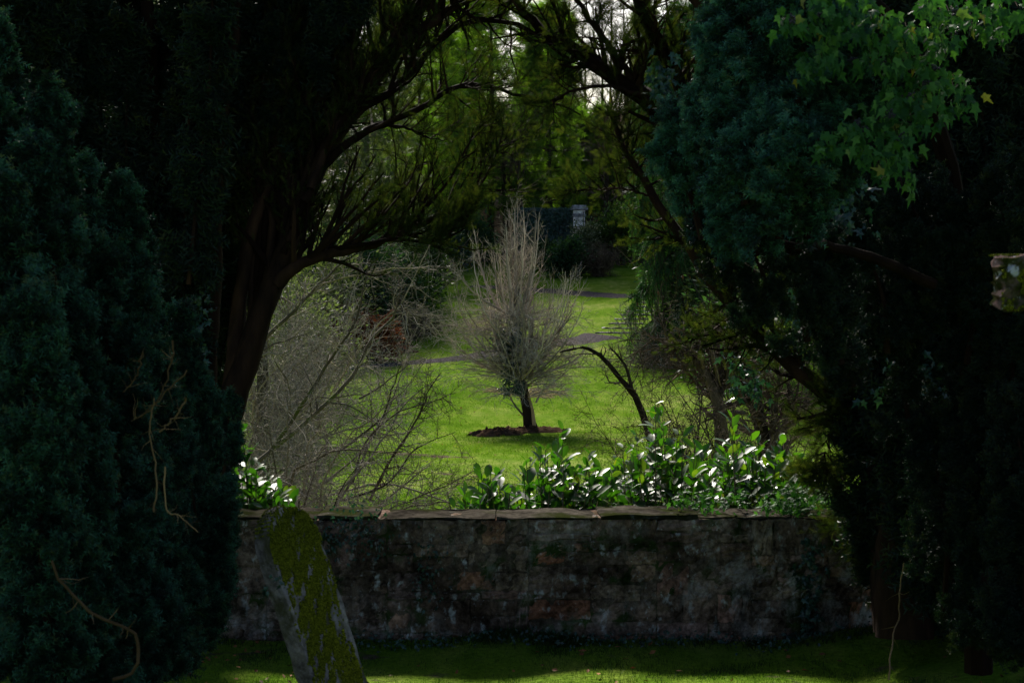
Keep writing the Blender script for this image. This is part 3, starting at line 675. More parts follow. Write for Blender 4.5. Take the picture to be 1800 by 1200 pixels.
A, B = limb([(1540, 650, 11.4), (1470, 720, 11.4), (1445, 820, 11.4)], .02, .01, 14); yew_sprays(f_, s_, A, B, 40, .32, 6, .2, 9, .065, .1)
for lp in [[(1560, 600, 11.3), (1430, 540, 11.5), (1330, 480, 11.6), (1250, 420, 11.8)]]:
    A, B = limb(lp, .03, .008, 16); tubes(s_, A, B, 6); yew_sprays(f_, s_, A, B, 18, .4, 6, .22, 8, .055, .1)
f_.build('bough_foliage', M_yew, t_); f_ = MB()
for i in range(64):
    x = U(1550, 1900); yb = U(700, 1120)
    pl(f_, s_, x - U(0, 90), U(-500, 500), x + U(20, 80), yb, U(60, 110), U(10.3, 12.5), dens=.33, size=.14, per=6)
for a in [(1300, -100, 1500, 420, 140, 11.8), (1380, 60, 1520, 600, 140, 11.6), (1370, 200, 1510, 620, 110, 11.7), (1250, -150, 1400, 220, 110, 11.9), (1200, -200, 1330, 60, 90, 12), (1440, 350, 1550, 800, 100, 11.5),
          (1490, 560, 1580, 950, 80, 11.4), (1525, 740, 1600, 1080, 70, 11.2), (1560, 880, 1620, 1110, 70, 11)]:
    pl(f_, s_, *a, dens=.5, size=.12, per=6)
for c in [(2.9, 14.2, 4.4), (3.6, 14, 3.6), (3.4, 13.6, 2.6), (3.5, 12.3, 6.5), (2, 12.6, 6.6), (1.2, 13.6, 7.6), (2.8, 14, 7.6), (4.4, 13.6, 7.2), (3.6, 15, 7.6), (1.4, 11.4, 6.2), (4.5, 12, 5.6), (2.5, 15.2, 8), (5.2, 14, 5)]:  # clumps added to this crown to block sun on the foreground
    shade_cover(f_, c, (.9, .9, .65), 2400, .16)
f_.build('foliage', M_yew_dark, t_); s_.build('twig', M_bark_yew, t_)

# nearer Irish yew on the right with a blue green bough high up
t_ = thing('irish_yew', 'blue green yew bough hanging high at the upper right beside the ivy', 'yew', (P(1700, 1150, 8.2)[0], 8.2, float(Z(2.3, 8.2))))
f_, s_ = MB(), MB()
for a in [(1200, 195, 1235, 420, 90, 7.6), (1232, 120, 1290, 440, 80, 7.4), (1262, 30, 1310, 360, 100, 7.2), (1310, -60, 1340, 330, 120, 7.1), (1365, -80, 1380, 300, 110, 7.0), (1330, 120, 1370, 420, 110, 7.2),
          (1275, 230, 1330, 450, 80, 7.5), (1400, 60, 1420, 330, 100, 7.1), (1420, -80, 1450, 160, 100, 7.2), (1176, 240, 1230, 380, 50, 7.7), (1290, -80, 1310, 120, 80, 7.3), (1380, 180, 1420, 420, 90, 7.4)]:
    pl(f_, s_, *a, dens=1.15)
f_.build('bough_foliage', M_yew_skylit, t_); f_ = MB()
for a in [(1300, 400, 1340, 560, 80, 7.2), (1380, 400, 1420, 600, 90, 7.3), (1440, 420, 1480, 640, 90, 7.4), (1250, 380, 1290, 500, 60, 7.2), (1500, 380, 1560, 620, 90, 8), (1580, 320, 1620, 600, 90, 8), (1660, 330, 1700, 640, 90, 7.9), (1470, 560, 1500, 680, 60, 8.4), (1560, 480, 1600, 760, 80, 8.2), (1690, 520, 1720, 800, 90, 8), (1760, 300, 1780, 700, 90, 7.8),
          (1620, 700, 1660, 1080, 90, 8.2), (1700, 760, 1740, 1150, 100, 7.9), (1650, 840, 1700, 1110, 70, 8.4), (1780, 700, 1800, 1150, 110, 7.6), (1740, 560, 1750, 900, 80, 7.9), (1840, 200, 1840, 1150, 120, 7.5)]:
    pl(f_, s_, *a[:5], a[5] + .6, dens=.6)
f_.build('foliage', M_yew_dark, t_)  # darker needle copy stands in for shade under the bough
for pts, a, b in [([(1720, 1180, 9.0), (1710, 800, 9.0), (1690, 400, 8.8), (1600, 100, 8.4), (1480, -60, 7.8)], .08, .03), ([(1640, 500, 8.2), (1500, 440, 7.9), (1380, 430, 7.6), (1250, 400, 7.6)], .03, .012)]:
    A, B = limb(pts, a, b, 20, .01); tubes(s_, A, B, 8)
s_.build('stem', M_bark_yew, t_)
# loose bare root-like stem hanging in front
mb = MB(); A, B = limb([(1590, 990, 9.5), (1580, 1040, 9.5), (1578, 1085, 9.5), (1568, 1130, 9.4), (1566, 1190, 9.3)], .0035, .005, 16, .008); tubes(mb, A, B, 6)
C, D = grow(A, B, 7, .1, .95, .12, (40, 80), 4, .3, rr=.5); tubes(mb, C, D, 3)
o = mb.build('dead_stem', M_dead); tag(o, 'thin pale dead stem rising from the ground below the right yew', 'dead stem')

# ivy at upper right
ang_c = []
for (x0, x1, y0, y1, k) in [(1430, 1790, -20, 60, 34), (1490, 1660, 50, 120, 22), (1400, 1470, 85, 130, 6), (1560, 1720, 100, 190, 20), (1600, 1690, 180, 215, 8), (1500, 1600, 195, 300, 16), (1440, 1480, 225, 265, 4), (1540, 1600, 260, 330, 6), (1380, 1440, 10, 70, 6), (1690, 1800, 0, 70, 8)]:
    ang_c += [P(U(x0, x1), U(y0, y1), U(6.5, 7.0)) for _ in range(k)]
cl = clumps(ang_c, (.032, .05, .026), 10)
iv = thing('ivy', 'bright green lobed ivy with dark berries hanging in the upper right', 'ivy', (1.8, 6.8, 2.5))
mb = MB(); n = len(cl); d = nrm(np.array([0, -.2, -.9]) + .5 * rng.standard_normal((n, 3))); nn = nrm(np.array([-.1, -.8, .6]) + .5 * rng.standard_normal((n, 3)))
scatter(mb, IVY, cl, d, nn, .054 * U(.6, 1.25, n)); mb.build('leaves', M_ivy, iv)
st = np.array(ang_c); tips = st; hub = np.array([2.3, 7.1, 3.6])
C = np.stack([spline([tips[i] + [.03, .16, .05], tips[i] + [.01, .08, .04], tips[i]], 6) for i in range(len(tips))]); mb = MB(); tubes(mb, C, np.full(C.shape[:2], .0018), 4); mb.build('stem', M_bark_yew, iv)
ICO = tmpl([(0, 0, 1), (.9, 0, .4), (.28, .85, .4), (-.72, .53, .4), (-.72, -.53, .4), (.28, -.85, .4), (.72, .53, -.4), (-.28, .85, -.4), (-.9, 0, -.4), (-.28, -.85, -.4), (.72, -.53, -.4), (0, 0, -1)],
           t=[(0, 1, 2), (0, 2, 3), (0, 3, 4), (0, 4, 5), (0, 5, 1), (1, 6, 2), (2, 7, 3), (3, 8, 4), (4, 9, 5), (5, 10, 1), (6, 7, 2), (7, 8, 3), (8, 9, 4), (9, 10, 5), (10, 6, 1), (11, 7, 6), (11, 8, 7), (11, 9, 8), (11, 10, 9), (11, 6, 10)])
bc = np.array([ang_c[i] for i in rng.choice(len(ang_c), 22, False)]) + [0, -.05, 0]; 
for b_ in bc:
    bp = clumps([b_], (.009, .009, .009), 18); mb = MB(); scatter(mb, ICO, bp, rng.standard_normal(bp.shape), rng.standard_normal(bp.shape), .0055); mb.build('berry_bunch', M_berry, iv)
c = [P(U(1330, 1520), U(340, 480), 8.5) for _ in range(36)] + [P(U(1390, 1450), U(460, 560), 8.6) for _ in range(16)]
ivy_mass('ivy', 'dark bluish ivy clump low in the right yew below the bright ivy', 'ivy', clumps(c, (.05, .06, .05), 9), (0, -1, .5), .06, M_ivydark)
c = [P(U(1540, 1640), U(620, 700), 9.3) for _ in range(10)]
ivy_mass('ivy', 'small sparse cluster of teal ivy leaves deep in the right yew', 'ivy', clumps(c, (.05, .05, .05), 7), (0, -1, .5), .06, M_ivydark)
c = [P(U(1280, 1330), U(620, 690), 13.2) for _ in range(8)]
ivy_mass('ivy', 'small dark ivy tuft hanging above the laurels right of the bare trees', 'ivy', clumps(c, (.06, .05, .07), 12), (0, -1, .5), .07, M_ivydark)
c = [P(U(1155, 1200), U(120, 210), 11.4) for _ in range(14)]
ivy_mass('ivy', 'teal ivy leaves on the dark limb left of the blue green bough', 'ivy', clumps(c, (.05, .05, .07), 8), (0, -1, .5), .07, M_ivydark)

# ------------------------------------------------------------------ laurels behind the wall
def laurel(label, tops, d0, d1, nst, seed_base=None):
    xs_ = [p[0] for p in tops]; ys_ = [p[1] for p in tops]; dm = (d0 + d1) / 2; cx = (xs_[0] + xs_[-1]) / 2
    base = P(cx, 800, dm); base[2] = float(Z(base[0], dm))
    th = thing('laurel_bush', label, 'laurel', base, 'laurels behind the wall')
    mb, ms = MB(), MB()
    for i in range(int(nst * 1.25)):
        x = U(xs_[0], xs_[-1]); yt = np.interp(x, xs_, ys_); f = U(0, 1) ** 1.0
        y = yt + f * max(10, (895 - yt)); d = U(d0, d1); tip = P(x, y, d)
        bs = base + np.array([(tip[0] - base[0]) * .5 + U(-.1, .1), U(-.15, .15), 0]); bs[2] = float(Z(bs[0], bs[1]))
        c = spline([bs, (bs + tip) / 2 + [U(-.08, .08) - (tip[0] - base[0]) * .1, 0, .0], tip], 12)
        tubes(ms, c[None], np.linspace(.010, .003, 12)[None], 5)
        nl = 17; t = np.linspace(.45, 1, nl); idx = np.zeros(nl, int); p, T, _ = at(c[None], np.ones((1, 12)), idx, np.clip(t, 0, .999))
        az = np.arange(nl) * 2.4 + U(0, 6); side = np.stack([np.cos(az), np.sin(az), np.zeros(nl)], 1)
        e = np.linspace(.25, .95, nl)[:, None]
        dd = nrm(side * (1.25 - e * .55) + T * e * .85 + np.array([0, 0, -.05]) + .28 * rng.standard_normal((nl, 3)))
        nn = nrm(np.cross(np.cross(dd, [0, 0, 1.]), dd) + np.array([0, -.18, .1]) + .34 * rng.standard_normal((nl, 3)))
        r = np.clip(rng.normal(.45, .2, nl) + .25 * (t > .9), 0, .97); r[U(0, 1, nl) > .985] = 1
        scatter(mb, LAUREL, p, dd, nn, U(.085, .18, nl) * (1.05 - .25 * (t > .93)), r)
    mb.build('leaves', M_laurel, th, smooth=True); ms.build('stem', M_limb_moss, th, smooth=True)
laurel('laurel bush at the left behind the mossy headstone top', [(385, 800), (425, 735), (450, 790), (480, 845), (512, 880)], 12.75, 13.4, 34)
laurel('low left-hand tufts of laurel behind the middle of the wall', [(790, 865), (808, 848), (828, 850), (850, 825), (880, 830), (905, 870)], 12.7, 13.3, 24)
laurel('bushy laurel behind the wall in front of the ivy clad bare tree', [(905, 865), (918, 795), (945, 795), (975, 768), (990, 750), (1010, 765), (1040, 790), (1078, 835)], 12.8, 13.8, 62)
laurel('tallest laurel behind the wall with a leafy shoot standing up', [(1065, 850), (1085, 795), (1110, 770), (1140, 745), (1158, 685), (1168, 740), (1190, 735), (1215, 760), (1250, 780), (1275, 810)], 12.9, 14.2, 90)
laurel('broad sunlit laurel at the right end beside the dark yew', [(1262, 800), (1285, 730), (1300, 738), (1335, 755), (1365, 765), (1395, 790), (1430, 830)], 12.8, 14.0, 84)

# ------------------------------------------------------------------ central bare tree
base = G(932, 757); D0 = base[1]
t_ = thing('bare_tree', 'pale leafless tree with ivy wrapped trunk standing alone on the lawn', 'tree', base)
tr, br = MB(), MB()
A, B = limb([(934, 762, D0), (930, 735, D0), (924, 700, D0), (914, 665, D0), (906, 630, D0), (904, 590, D0), (908, 545, D0), (912, 500, D0)], .19, .05, 26, .006)
B[0, :3] *= [1.45, 1.2, 1.05]; tubes(tr, A, B, 12, jitter=.07); tr.build('trunk', M_bark_dark, t_, smooth=True)
hm = MB(); A2, B2 = limb([(938, 748, D0 - .13), (936, 725, D0 - .14), (930, 700, D0 - .13), (922, 680, D0 - .1)], .09, .03, 10, .004); tubes(hm, A2 + [.0, .03, 0], B2 * .8, 8, jitter=.15); hm.build('bare_heartwood', M_heart, t_, smooth=True)
def crown_limbs(n, ty0, ty1, upper):
    K = 12; Ps = []; Rs = []
    ey = [345, 380, 420, 460, 520, 600, 650, 690]; ew = [10, 46, 86, 112, 128, 146, 150, 118]
    for q_ in range(n):
        ty = ty0 + (ty1 - ty0) * U(0, 1) ** (.8 if upper else 1); az = U(0, 2 * np.pi); px_ = D0 / F
        rr_ = np.interp(ty, ey, ew) * px_ * (U(0, 1) ** .6 * 1.08 if upper else U(.6, 1.12))
        sy = float(np.clip(ty + U(90, 240), 540, 668)) if upper else float(np.clip(ty + U(-25, 35), 560, 700))
        p0 = P(np.interp(sy, [500, 590, 665, 735], [912, 904, 914, 930]), sy, D0); tz = P(905, ty, D0)[2]; t = np.linspace(0, 1, K)
        rad = rr_ * (1 - (1 - t) ** 1.7) if upper else rr_ * t ** .9; z = p0[2] + (tz - p0[2]) * (t ** 1.15 if upper else t) + (0 if upper else .12 * np.sin(np.pi * t))
        wob = np.cumsum(rng.normal(0, .022, (K, 3)), 0) * t[:, None]
        Ps.append(np.stack([p0[0] + rad * math.cos(az) - .02 * t, p0[1] + rad * math.sin(az), z], 1) + wob); Rs.append((U(.022, .05) if upper else U(.012, .022)) * np.linspace(1, .2, K))
    return np.stack(Ps), np.stack(Rs)
up1, ur1 = crown_limbs(88, 340, 610, True)
la1, lr1 = crown_limbs(120, 540, 700, False)
tubes(br, up1, ur1, 5); tubes(br, la1, lr1, 4)
for (Pp, Rr, n, L, an, bz) in ((up1, ur1, 15, .72, (18, 55), .35), (la1, lr1, 12, .72, (22, 58), .05)):
    C, D = grow(Pp, Rr, n, .15, 1, L, an, 7, .12, (0, 0, bz), rr=.5, lt=.35, rmin=.0055); tubes(br, C, D, 3)
    E, H = grow(C, D, 4, .1, 1, .34, (18, 55), 4, .14, (0, 0, bz * .6), rr=.6, rmin=.0036); tubes(br, E, H, 3)
    # a few basal shoots
for pts in [[(942, 708, D0), (952, 690, D0), (975, 670, D0), (1000, 650, D0)], [(920, 730, D0), (905, 712, D0), (895, 695, D0), (880, 680, D0)]]:
    C, D = limb(pts, .03, .01, 8); tubes(br, C, D, 4); E, H = grow(C, D, 14, .2, 1, .7, (20, 50), 5, .12, (0, 0, .3), rr=.5, rmin=.004); tubes(br, E, H, 3)
br.build('branches', M_twig_pale, t_)
c = [P(902 + U(-17, 17), U(592, 690), D0 - .12) for _ in range(90)] + [P(880 + U(-12, 8), U(575, 625), D0 - .1) for _ in range(16)] + [P(910, U(560, 600), D0 - .1) for _ in range(10)]
ivy_mass('ivy', 'dark green ivy wrapped round the trunk of the lone lawn tree', 'ivy', clumps(c, (.06, .12, .06), 16), (0, -.6, .6), .085, M_ivydark)

# ------------------------------------------------------------------ bare thickets on the left, beyond the wall
def bare(name, label, cat, base, stems, mat, mat_twig, lv, group=None, sides=5):
    "stems: list of (pts or (P,R)); lv: list of grow kwargs"
    th = thing(name, label, cat, base, group)
    a, b = MB(), MB()
    for Pn, Rn in stems:
        tubes(a, Pn, Rn, sides + 2, jitter=.06)
        cur = [(Pn, Rn)]
        for k in lv:
            nx_ = []
            for p_, r_ in cur:
                C, D = grow(p_, r_, **k); tubes(b, C, D, 4 if k is lv[0] else 3); nx_.append((C, D))
            cur = nx_
    a.build('trunk' if cat == 'tree' else 'stem', mat, th, smooth=True); b.build('branches', mat_twig, th)
    return th
def fan(base, n, L, ang, K=10, r=.02, wander=.1, bias=(0, 0, 0), lean=(0, 0, 1)):
    d = nrm(np.asarray(lean, float) + rng.standard_normal((n, 3)) * math.tan(math.radians(ang)) * .6)
    p = np.repeat(np.asarray(base, float)[None], n, 0) + rng.standard_normal((n, 3)) * [.18, .18, 0]
    C = walk(p, d, L * U(.65, 1.1, n), K, wander, bias); return C, r * U(.6, 1.3, n)[:, None] * np.linspace(1, .25, K)[None]
def gb(x, d): X = (x - 900) / F * d; return np.array([X, d, float(Z(X, d))])
L1 = dict(n=15, t0=.08, t1=1, L=1.1, ang=(30, 85), K=9, wander=.32, bias=(0, 0, -.1), rr=.5, rmin=.004, lt=.3)
L2 = dict(n=7, t0=.05, t1=1, L=.5, ang=(30, 85), K=6, wander=.38, bias=(0, 0, 0), rr=.6, rmin=.0026)
bare('bare_thicket', 'dense grey leafless thicket behind the wall right of the leaning yew trunk', 'shrub', gb(500, 19), [fan(gb(510, 19), 44, 3.2, 52, r=.02, K=14, wander=.2, lean=(.2, 0, 1), bias=(.3, 0, -.5))], M_bark_pale, M_twig_grey, [L1, L2])
bare('bare_thicket', 'tangled brown leafless brush spilling over the lawn behind the wall', 'shrub', gb(590, 17.5), [fan(gb(570, 17.5), 60, 1.9, 68, r=.014, K=12, wander=.24, lean=(.3, 0, .8), bias=(.2, 0, -.7))], M_bark_dark, M_twig_grey,
     [dict(L1, n=20, L=.8), dict(L2, n=9, L=.42)])
bare('bare_thicket', 'densest part of the grey brush heaped right behind the headstone end of the wall', 'shrub', gb(530, 15.5), [fan(gb(530, 15.5), 50, 1.7, 66, r=.010, K=12, wander=.26, lean=(.2, 0, .9), bias=(.2, 0, -.5))], M_bark_dark, M_twig_grey, [dict(L1, n=20, L=.6), dict(L2, n=9, L=.32)])
bare('bare_thicket', 'pale rounded leafless bush between the leaning yew trunk and the bracken', 'shrub', gb(490, 38), [fan(gb(490, 38), 34, 3.4, 40, r=.02, K=12, wander=.18)], M_bark_pale, M_twig_grey, [dict(L1, n=18, L=1.4, rmin=.008), dict(L2, n=10, L=.7, rmin=.005)])
bare('bare_thicket', 'fine pale leafless thicket farther back beside the dark post-like trunk', 'shrub', gb(470, 26), [fan(gb(470, 26), 28, 4.8, 42, r=.022, K=14, wander=.18, lean=(.15, 0, 1), bias=(.2, 0, -.4))], M_bark_pale, M_twig_grey, [dict(L1, n=16, L=1.6), dict(L2, n=10, L=.8)])
# long-limbed leafless tree with mossy limbs
d = 21.5
st = [limb([(405, 690, d), (430, 640, d), (470, 590, d), (520, 545, d), (560, 500, d), (605, 458, d)], .035, .014, 16, .01),
      limb([(470, 800, d), (520, 730, d), (560, 665, d), (590, 620, d), (625, 560, d), (640, 500, d), (648, 470, d)], .03, .008, 16, .01),
      limb([(455, 810, d), (540, 740, d), (620, 660, d), (650, 600, d), (690, 560, d), (700, 520, d), (702, 490, d)], .032, .008, 16, .01),
      limb([(600, 790, d), (670, 735, d), (690, 680, d), (705, 640, d)], .02, .006, 12, .01),
      limb([(630, 700, d), (660, 685, d), (700, 655, d), (720, 640, d)], .014, .005, 10, .008),
      limb([(560, 500, d), (640, 480, d), (720, 470, d), (790, 470, d)], .012, .004, 12, .01),
      limb([(680, 500, d), (710, 540, d), (740, 560, d), (760, 565, d)], .012, .004, 12, .01)]
bare('bare_tree', 'grey leafless tree with long mossy limbs slanting up to the right', 'tree', gb(440, 21.5), st, M_limb_moss, M_twig_grey,
     [dict(L1, n=22, L=.85, ang=(30, 75), wander=.22), dict(L2, n=7, L=.35)])
d = 20
st = [limb([(650, 880, d), (690, 800, d), (720, 760, d), (742, 715, d), (752, 690, d), (775, 655, d)], .02, .005, 14, .01), limb([(600, 880, d), (680, 850, d), (730, 790, d), (800, 760, d)], .016, .004, 14, .01),
      limb([(720, 880, d), (790, 850, d), (850, 820, d)], .012, .004, 12, .01), limb([(620, 850, d), (640, 780, d), (690, 730, d), (760, 705, d), (800, 690, d)], .014, .004, 12, .01)]
bare('bare_thicket', 'sparse dark leafless sprays reaching over the lawn at left', 'shrub', gb(640, 20), st, M_bark_dark, M_twig_brown, [dict(L1, n=18, L=.6, wander=.2), dict(L2, n=9, L=.32)])
# dark upright trunk
bs = gb(462, 30); A, B = limb([(462, 860, 30), (458, 780, 30), (462, 700, 30), (460, 620, 30), (455, 480, 30), (450, 300, 30)], .13, .08, 16, .01)
bare('bare_tree', 'straight dark trunk standing in the thicket left of the lawn', 'tree', bs, [(A, B)], M_bark_dark, M_twig_brown, [dict(L1, n=16, t0=.6, L=1.8), dict(L2, n=8, L=.9)])

# ------------------------------------------------------------------ bare trees on the right beyond the wall
d = 24
st = [limb([(1152, 850, d), (1148, 790, d), (1132, 735, d), (1118, 700, d), (1100, 676, d), (1076, 648, d), (1052, 622, d), (1025, 612, d), (995, 616, d), (982, 622, d)], .062, .012, 24, .008),
      limb([(1112, 690, d), (1106, 665, d), (1100, 645, d), (1084, 622, d), (1073, 612, d)], .028, .010, 12, .006), limb([(1098, 645, d), (1092, 628, d), (1087, 610, d)], .012, .005, 8, .004),
      limb([(1085, 673, d), (1071, 671, d), (1066, 660, d), (1064, 656, d)], .012, .006, 8, .003), limb([(1050, 622, d), (1020, 622, d), (990, 632, d)], .010, .004, 8, .004)]
bare('bare_tree', 'broken dark leafless tree bending left over the lawn behind the laurels', 'tree', gb(1152, d), st, M_bark_dark, M_twig_brown, [dict(L1, n=7, t0=.2, L=.35, ang=(30, 70)), dict(L2, n=3, L=.15)])
d = 25
st = [limb([(1268, 860, d), (1268, 780, d), (1262, 710, d), (1245, 665, d), (1222, 632, d), (1200, 612, d), (1175, 605, d)], .13, .025, 20, .008), limb([(1268, 760, d), (1262, 690, d), (1254, 640, d), (1250, 600, d), (1240, 560, d)], .08, .02, 16, .008),
      limb([(1262, 720, d), (1275, 660, d), (1283, 620, d), (1290, 560, d)], .03, .012, 14, .008), limb([(1240, 660, d), (1205, 650, d), (1178, 640, d)], .02, .006, 12, .008),
      limb([(1215, 625, d), (1180, 600, d), (1150, 596, d), (1120, 620, d), (1105, 650, d)], .018, .005, 14, .01), limb([(1200, 610, d), (1160, 620, d), (1130, 640, d), (1110, 680, d)], .016, .005, 14, .01)]
bare('bare_tree', 'thick multi-stemmed leafless tree behind the tallest laurel', 'tree', gb(1268, d), st, M_bark_dark, M_twig_brown, [dict(L1, n=22, t0=.15, L=1.1, ang=(20, 65), wander=.18, bias=(0, 0, .1)), dict(L2, n=8, L=.5)])
d = 26
st = [limb([(1350, 860, d), (1345, 780, d), (1325, 710, d), (1310, 670, d), (1300, 620, d), (1270, 560, d)], .14, .03, 20, .008), limb([(1352, 800, d), (1362, 720, d), (1372, 650, d)], .07, .02, 16, .008), limb([(1390, 860, d), (1380, 760, d), (1390, 640, d)], .06, .02, 16, .008)]
bare('bare_tree', 'rough leafless trunks at the right half hidden by the dark yew', 'tree', gb(1350, d), st, M_bark_dark, M_twig_brown, [dict(L1, n=26, t0=.1, L=1.1, ang=(20, 60), bias=(0, 0, .2)), dict(L2, n=7, L=.45)])
d = 23
bare('bare_thicket', 'thin upright leafless whips behind the laurels right of the lawn', 'shrub', gb(1190, d), [fan(gb(1190, d), 36, 2.5, 40, r=.013, wander=.08)], M_bark_dark, M_twig_brown, [dict(L1, n=16, L=.7, wander=.15, bias=(0, 0, .2)), dict(L2, n=6, L=.32)])
bare('bare_thicket', 'dark leafless clump between the thick trunk and the dark yew', 'shrub', gb(1300, 22), [fan(gb(1300, 22), 36, 2.4, 44, r=.014, wander=.1)], M_bark_dark, M_twig_brown, [dict(L1, n=16, L=.7, wander=.2, bias=(0, 0, .1)), dict(L2, n=7, L=.35)])
d = 21
bare('bare_thicket', 'low dark leafless spray at the right edge of the lawn', 'shrub', gb(1110, d), [fan(gb(1115, d), 14, 1.3, 50, r=.008, wander=.1)], M_bark_dark, M_twig_brown, [dict(L1, n=12, L=.5, wander=.2), dict(L2, n=6, L=.25)])

# ------------------------------------------------------------------ weeping spruce on the right with cones
def conifer(name, label, base, H, R, mat, n_br, spr, size, tps, droop=.25, z0=.12, hang=0., trunk_r=.25, group=None, top_pow=.85, per_tip=1., cat='conifer', up0=.1):
    th = thing(name, label, cat, base, group); a, f = MB(), MB()
    ax = spline([base - [0, 0, .3], base + [U(-.2, .2), U(-.2, .2), H * .5], base + [U(-.3, .3), 0, H]], 12); tubes(a, ax[None], np.linspace(trunk_r, .03, 12)[None], 8)
    t = np.sort(U(z0, .99, n_br)); f_ = t * 10.99; i = f_.astype(int); p = ax[i] + (ax[i + 1] - ax[i]) * (f_ - i)[:, None]
    az = np.arange(n_br) * 2.4 + U(-.4, .4, n_br); L = R * np.clip((1 - t) / (1 - z0), .04, 1) ** top_pow * U(.7, 1.12, n_br)
    dd = np.stack([np.cos(az), np.sin(az), np.full(n_br, up0)], 1)
    C = walk(p, dd, L, 8, .05, (0, 0, -droop)); D = np.maximum(.03 * L / max(R, .1) * 2, .012)[:, None] * np.linspace(1, .2, 8)[None]; tubes(a, C, D, 4)
    E, Hh = grow(C, D, 9, .15, 1, R * .28, (30, 65), 5, .08, (0, 0, -droop * .6), rr=.5, rmin=.006, lt=.5); tubes(a, E, Hh, 3)
    for Pn, Rn, n in ((C, D, int(spr * 2)), (E, Hh, max(1, int(spr)))):
        q, T, _ = along(Pn, Rn, n, .12, 1)
        dr_ = nrm(T * .8 + rng.standard_normal(q.shape) * .4 + [0, 0, -hang])
        sprigs(f, tps, q + rng.standard_normal(q.shape) * .03, dr_, size * U(.6, 1.2, len(q)))
    a.build('trunk', M_bark_dark, th); f.build('crown', mat, th); return th, C, E
d = 62; base = gb(1190, d); th, C, E = conifer('weeping_spruce', 'weeping dark green spruce hung with brown cones right of the lawn', base, 13, 2.6, M_spruce, 130, 9, .42, HANG, .9, .02, .9, .22, top_pow=.25)
f = MB(); hp, _, _ = along(E, np.ones(E.shape[:2]), 2, .3, 1); n = len(hp); k = walk(hp, np.repeat([[0, 0, -1.]], n, 0) + .2 * rng.standard_normal((n, 3)), U(.5, 1.5, n), 5, .1, (0, 0, -.3))
s_ = MB(); tubes(s_, k, np.full(k.shape[:2], .012), 3); q, T, _ = along(k, np.ones(k.shape[:2]), 9, 0, 1); sprigs(f, HANG, q, nrm(T + .35 * rng.standard_normal(q.shape)), U(.2, .38, len(q)))
s_.build('hanging_twig', M_bark_dark, th); f.build('hanging_foliage', M_spruce, th)
cv = []; g_ = np.linspace(0, 1, 7)
rad = .22 * np.sin(np.pi * np.clip(g_ * .92 + .06, 0, 1)) ** .7
mb = MB(); mb.v = []; tubes(mb, np.stack([np.zeros(7), np.zeros(7), -g_], 1)[None], rad[None], 7, jitter=.06); cone_o = mb.build('cone', M_cone, smooth=True)
tips = k[:, -1]; vis = [p for p in tips if 1040 < 900 + p[0] / p[1] * F < 1260 and 200 < 480 - (p[2] - CAMZ) / p[1] * F < 560 and p[1] < d + .6]
rng.shuffle(vis)
first = True
for p in vis[:90]:
    o = cone_o if first else cone_o.copy()
    if not first: COL.objects.link(o)
    first = False; o.parent = th; o.location = tuple(np.array(p) - np.array(th.location)); s = U(.13, .2); o.scale = (s, s, s); o.rotation_euler = (U(-.2, .2), U(-.2, .2), U(0, 6))
# grey twiggy skirt
bare('bare_thicket', 'grey arching leafless shrub under the weeping spruce by the steps', 'shrub', gb(1140, 60), [fan(gb(1140, 60), 15, 2.6, 60, r=.022, bias=(0, 0, -.6))], M_bark_pale, M_twig_grey, [dict(L1, n=11, L=1.2, rmin=.009, bias=(0, 0, -.5)), dict(L2, n=8, L=.6, rmin=.006)])

# ------------------------------------------------------------------ stone steps
g0 = G(1078, 586); g1 = gb(1165, 80)
ss = thing('stone_steps', 'shallow flight of pale stone steps climbing from the path under the spruce', 'steps', g0)
for k_ in range(10):
    f = k_ / 9; c = g0 * (1 - f) + g1 * f; z = float(Z(c[0], c[1])); mb = MB()
    rock(mb, c[0] - .75, c[0] + .75, c[1] - .05, c[1] + .55, z - .12, z + .05, 8, 2, .012, U(0, 1)); mb.build('step', M_step, ss)

# ------------------------------------------------------------------ gate pillar, iron gate, ivy wall
d = 98; base = gb(1018, d); zt = P(0, 357, d)[2]
gp = thing('gate_pillar', 'weathered pink and white stone gate pillar with moulded cap at the back', 'gate pillar', base)
w_ = 21 / F * d / 2
mb = MB(); z = base[2] - .2; zc = zt - .42
hs_ = np.linspace(z, zc, 11)
for i in range(10):
    rock(mb, base[0] - w_ + U(-.01, .01), base[0] + w_, d - w_, d + w_, hs_[i] + .008, hs_[i + 1] - .008, 5, 2, .008, .9 if i == 9 else (.1 if i in (3, 5, 6) else U(.1, 1)))
mb.build('shaft', M_pillar, gp)
mb = MB(); rock(mb, base[0] - w_ * 1.08, base[0] + w_ * 1.08, d - w_ * 1.08, d + w_ * 1.08, zc - .42, zc - .22, 5, 2, .006, .3); mb.build('band', M_pcap, gp)
mb = MB(); rock(mb, base[0] - w_ * 1.4, base[0] + w_ * 1.4, d - w_ * 1.4, d + w_ * 1.4, zc + .0, zc + .2, 6, 2, .01, .6); rock(mb, base[0] - w_ * 1.15, base[0] + w_ * 1.15, d - w_ * 1.15, d + w_ * 1.15, zc + .2, zc + .3, 6, 2, .01, .6)
mb.build('cap', M_pcap, gp)
ig = thing('iron_gate', 'open dark iron gate with spear tops beside the stone pillar', 'gate', (base[0] + .4, d - .6, base[2]))
def bar(mb, a, b, r, s=4): tubes(mb, np.stack([a, (np.array(a) + b) / 2, b])[None].astype(float), np.full((1, 3), r), s)
x0 = base[0] + w_ * .55
zg = base[2]; zgt = P(0, 384, d - 1)[2]
mb = MB(); 
